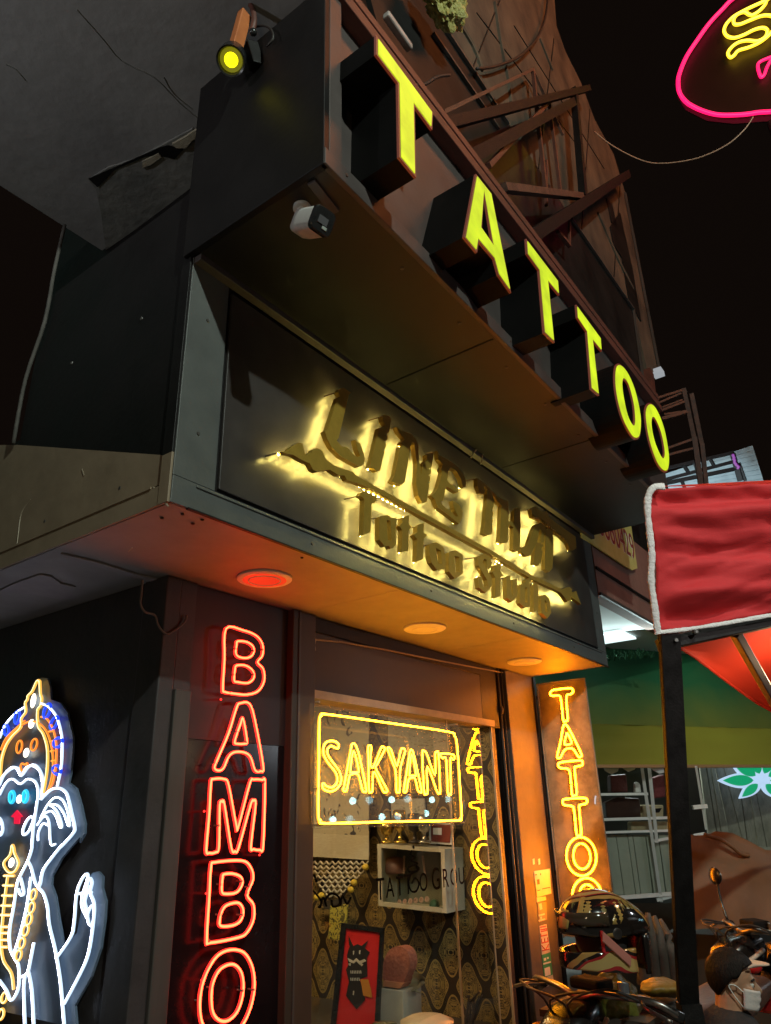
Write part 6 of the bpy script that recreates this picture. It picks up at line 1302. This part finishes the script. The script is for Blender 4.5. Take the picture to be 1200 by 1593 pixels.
# ================================================================== STREET LAMP, ADDED FILL LAMPS AND THE STALL ACROSS THE STREET (outside the picture)
LP = V(-.2, -3.2, 6.0)
SL1 = thing('street_lamp', 'tall street lamp on the far kerb behind the viewer', 'street lamp', (-.9, -3.6, -.15))
b = NB(); tube(b, [(-.9, -3.6, -.15), (-.9, -3.6, 5.9), (-.75, -3.5, 6.2), (-.2, -3.2, 6.22)], .05, sub=3, r2=.03, seg=10); obj('pole', b, M_DARKSTEEL, SL1, smooth=True)
b = NB(); box(b, LP.x-.2, LP.x+.2, LP.y-.1, LP.y+.1, LP.z+.13, LP.z+.2); obj('lamp_head', b, M_DARKSTEEL, SL1, bev=.02)
lamp('street_light', LP, 950, (.86, 1.0, .88), .06)
CT = thing('fill_cart', 'added unseen cart with a fill bulb left of the viewer', 'cart', (-2.6, -.4, 0))
b = NB(); box(b, -3.1, -2.1, -.7, -.1, .35, .9); obj('cart_body', b, M_WHITE, CT, bev=.01)
b = NB(); tube(b, [(-2.6, -.65, .9), (-2.6, -.65, 2.0), (-2.5, -.4, 2.05)], .015, sub=1); obj('pole', b, M_DARKSTEEL, CT)
for dx in (-.35, .35):
    b = NB(); lathe(b, (-2.6+dx, -.08, .17), (0, 1, 0), [(0, .17), (.05, .17)], 18); obj('wheel', b, M_BLACKPLASTIC, CT)
lamp('cart_fill_light', (-1.6, -.5, 2.0), 34, (1.0, .70, .38), .05)  # added bulb, gives the side face its warm fill
PWL = obj('passage_wall', B(-2.2, -2.0, 1.2, 6.2, 0, 6.5), M_WALL, label='plain dark wall on the far side of the passage', cat='wall')
UL = thing('fill_lantern', 'added unseen lantern lighting the slab from across the passage', 'lantern', (-1.95, 2.4, 3.6))
b = NB(); box(b, -2.0, -1.86, 2.37, 2.43, 3.52, 3.56); lathe(b, (-1.84, 2.4, 3.54), (.4, 0, .9), [(0, .08), (.1, .1), (.12, .09)], 14); obj('fill_lantern_body', b, M_DARKSTEEL, UL)
lamp('slab_fill_light', (-1.74, 2.4, 3.72), 95, (.95, .97, 1.0), .04, 74, (.95, 2.15, 4.75), 1.0)  # added spot that brightens the underside of the slab
FL = thing('valance_fill_lamp', 'added unseen floodlight on a pole brightening the red stall', 'floodlight', (.6, -2.7, 0))
b = NB(); tube(b, [(.6, -2.75, 0), (.6, -2.75, 3.4)], .03, sub=1); box(b, .5, .7, -2.8, -2.66, 3.36, 3.5); obj('fill_lamp_stand', b, M_DARKSTEEL, FL)
lamp('valance_fill_light', (.62, -2.6, 3.4), 330, (1.0, .95, .90), .05, 24, tuple(PD(1130, 860, 2.72)), .6)  # unseen spot put in to brighten the red valance
OB = thing('orange_fill_panel', 'added unseen glowing orange panel high across the street', 'fill panel', (5.0, -2.9, 0))
obj('fill_panel', B(3.6, 6.4, -2.9, -2.85, 9.4, 11.0), emit('orange_fill_light', (1.0, .27, .075), 14), OB)  # panel added to throw orange light on the canopy front
for x in (4.0, 6.0):
    b = NB(); beam(b, (x, -2.98, -.15), (x, -2.98, 11.1), .1); obj('post', b, M_DARKSTEEL, OB)
OS = thing('street_stall', 'white valanced food stall with a row of cool bulbs across the street', 'stall', (7.5, -2.8, 0))
obj('valance', B(5.4, 9.4, -2.54, -2.50, 1.72, 2.12), M_WHITE, OS)
obj('counter', B(5.6, 9.2, -3.4, -2.6, 0, .9), M_DARKIN, OS)
for x in (5.45, 9.35): obj('post', B(x-.03, x+.03, -2.6, -2.54, -.15, 2.2), M_DARKSTEEL, OS)
M_BULB = emit('cool_bulb', (9, 18, 21), 1.0)
for i, (x, z) in enumerate(((9.75, 1.86), (10.81, 1.88), (12.07, 1.88), (9.26, 1.59), (10.52, 1.61), (11.85, 1.65))):
    b = NB(); sphere(b, (x, -2.5, z), .055, 10, 8); obj('bulb', b, M_BULB, OS, smooth=True)
    b = NB(); tube(b, [(x, -2.5, z+.05), (x, -2.5, 2.4)], .008, sub=1); obj('bulb_cord', b, M_CABLEB, OS)
obj('bulb_rail', B(5.4, 12.5, -2.52, -2.48, 2.4, 2.44), M_DARKSTEEL, OS)
lamp('stall_light', (7.2, -1.7, 2.6), 55, (.85, .93, 1.0), .1)
# bulb under the red canopy, just beyond the right edge of the picture
BP = PD(1275, 1030, 3.1)
CB = thing('stall_bulb', 'bare warm bulb hanging under the red stall canopy', 'bulb', BP)
b = NB(); sphere(b, BP, .035, 12, 10); obj('bulb', b, emit('warm_bulb', (9, 5.5, 2.6), 1.0), CB, smooth=True); b = NB(); tube(b, [BP+V(0, 0, .03), BP+V(0, 0, .35)], .006, sub=1); obj('cord', b, M_CABLEB, CB)
lamp('canopy_light', BP-V(0, 0, .06), 15, (1.0, .66, .36), .04)
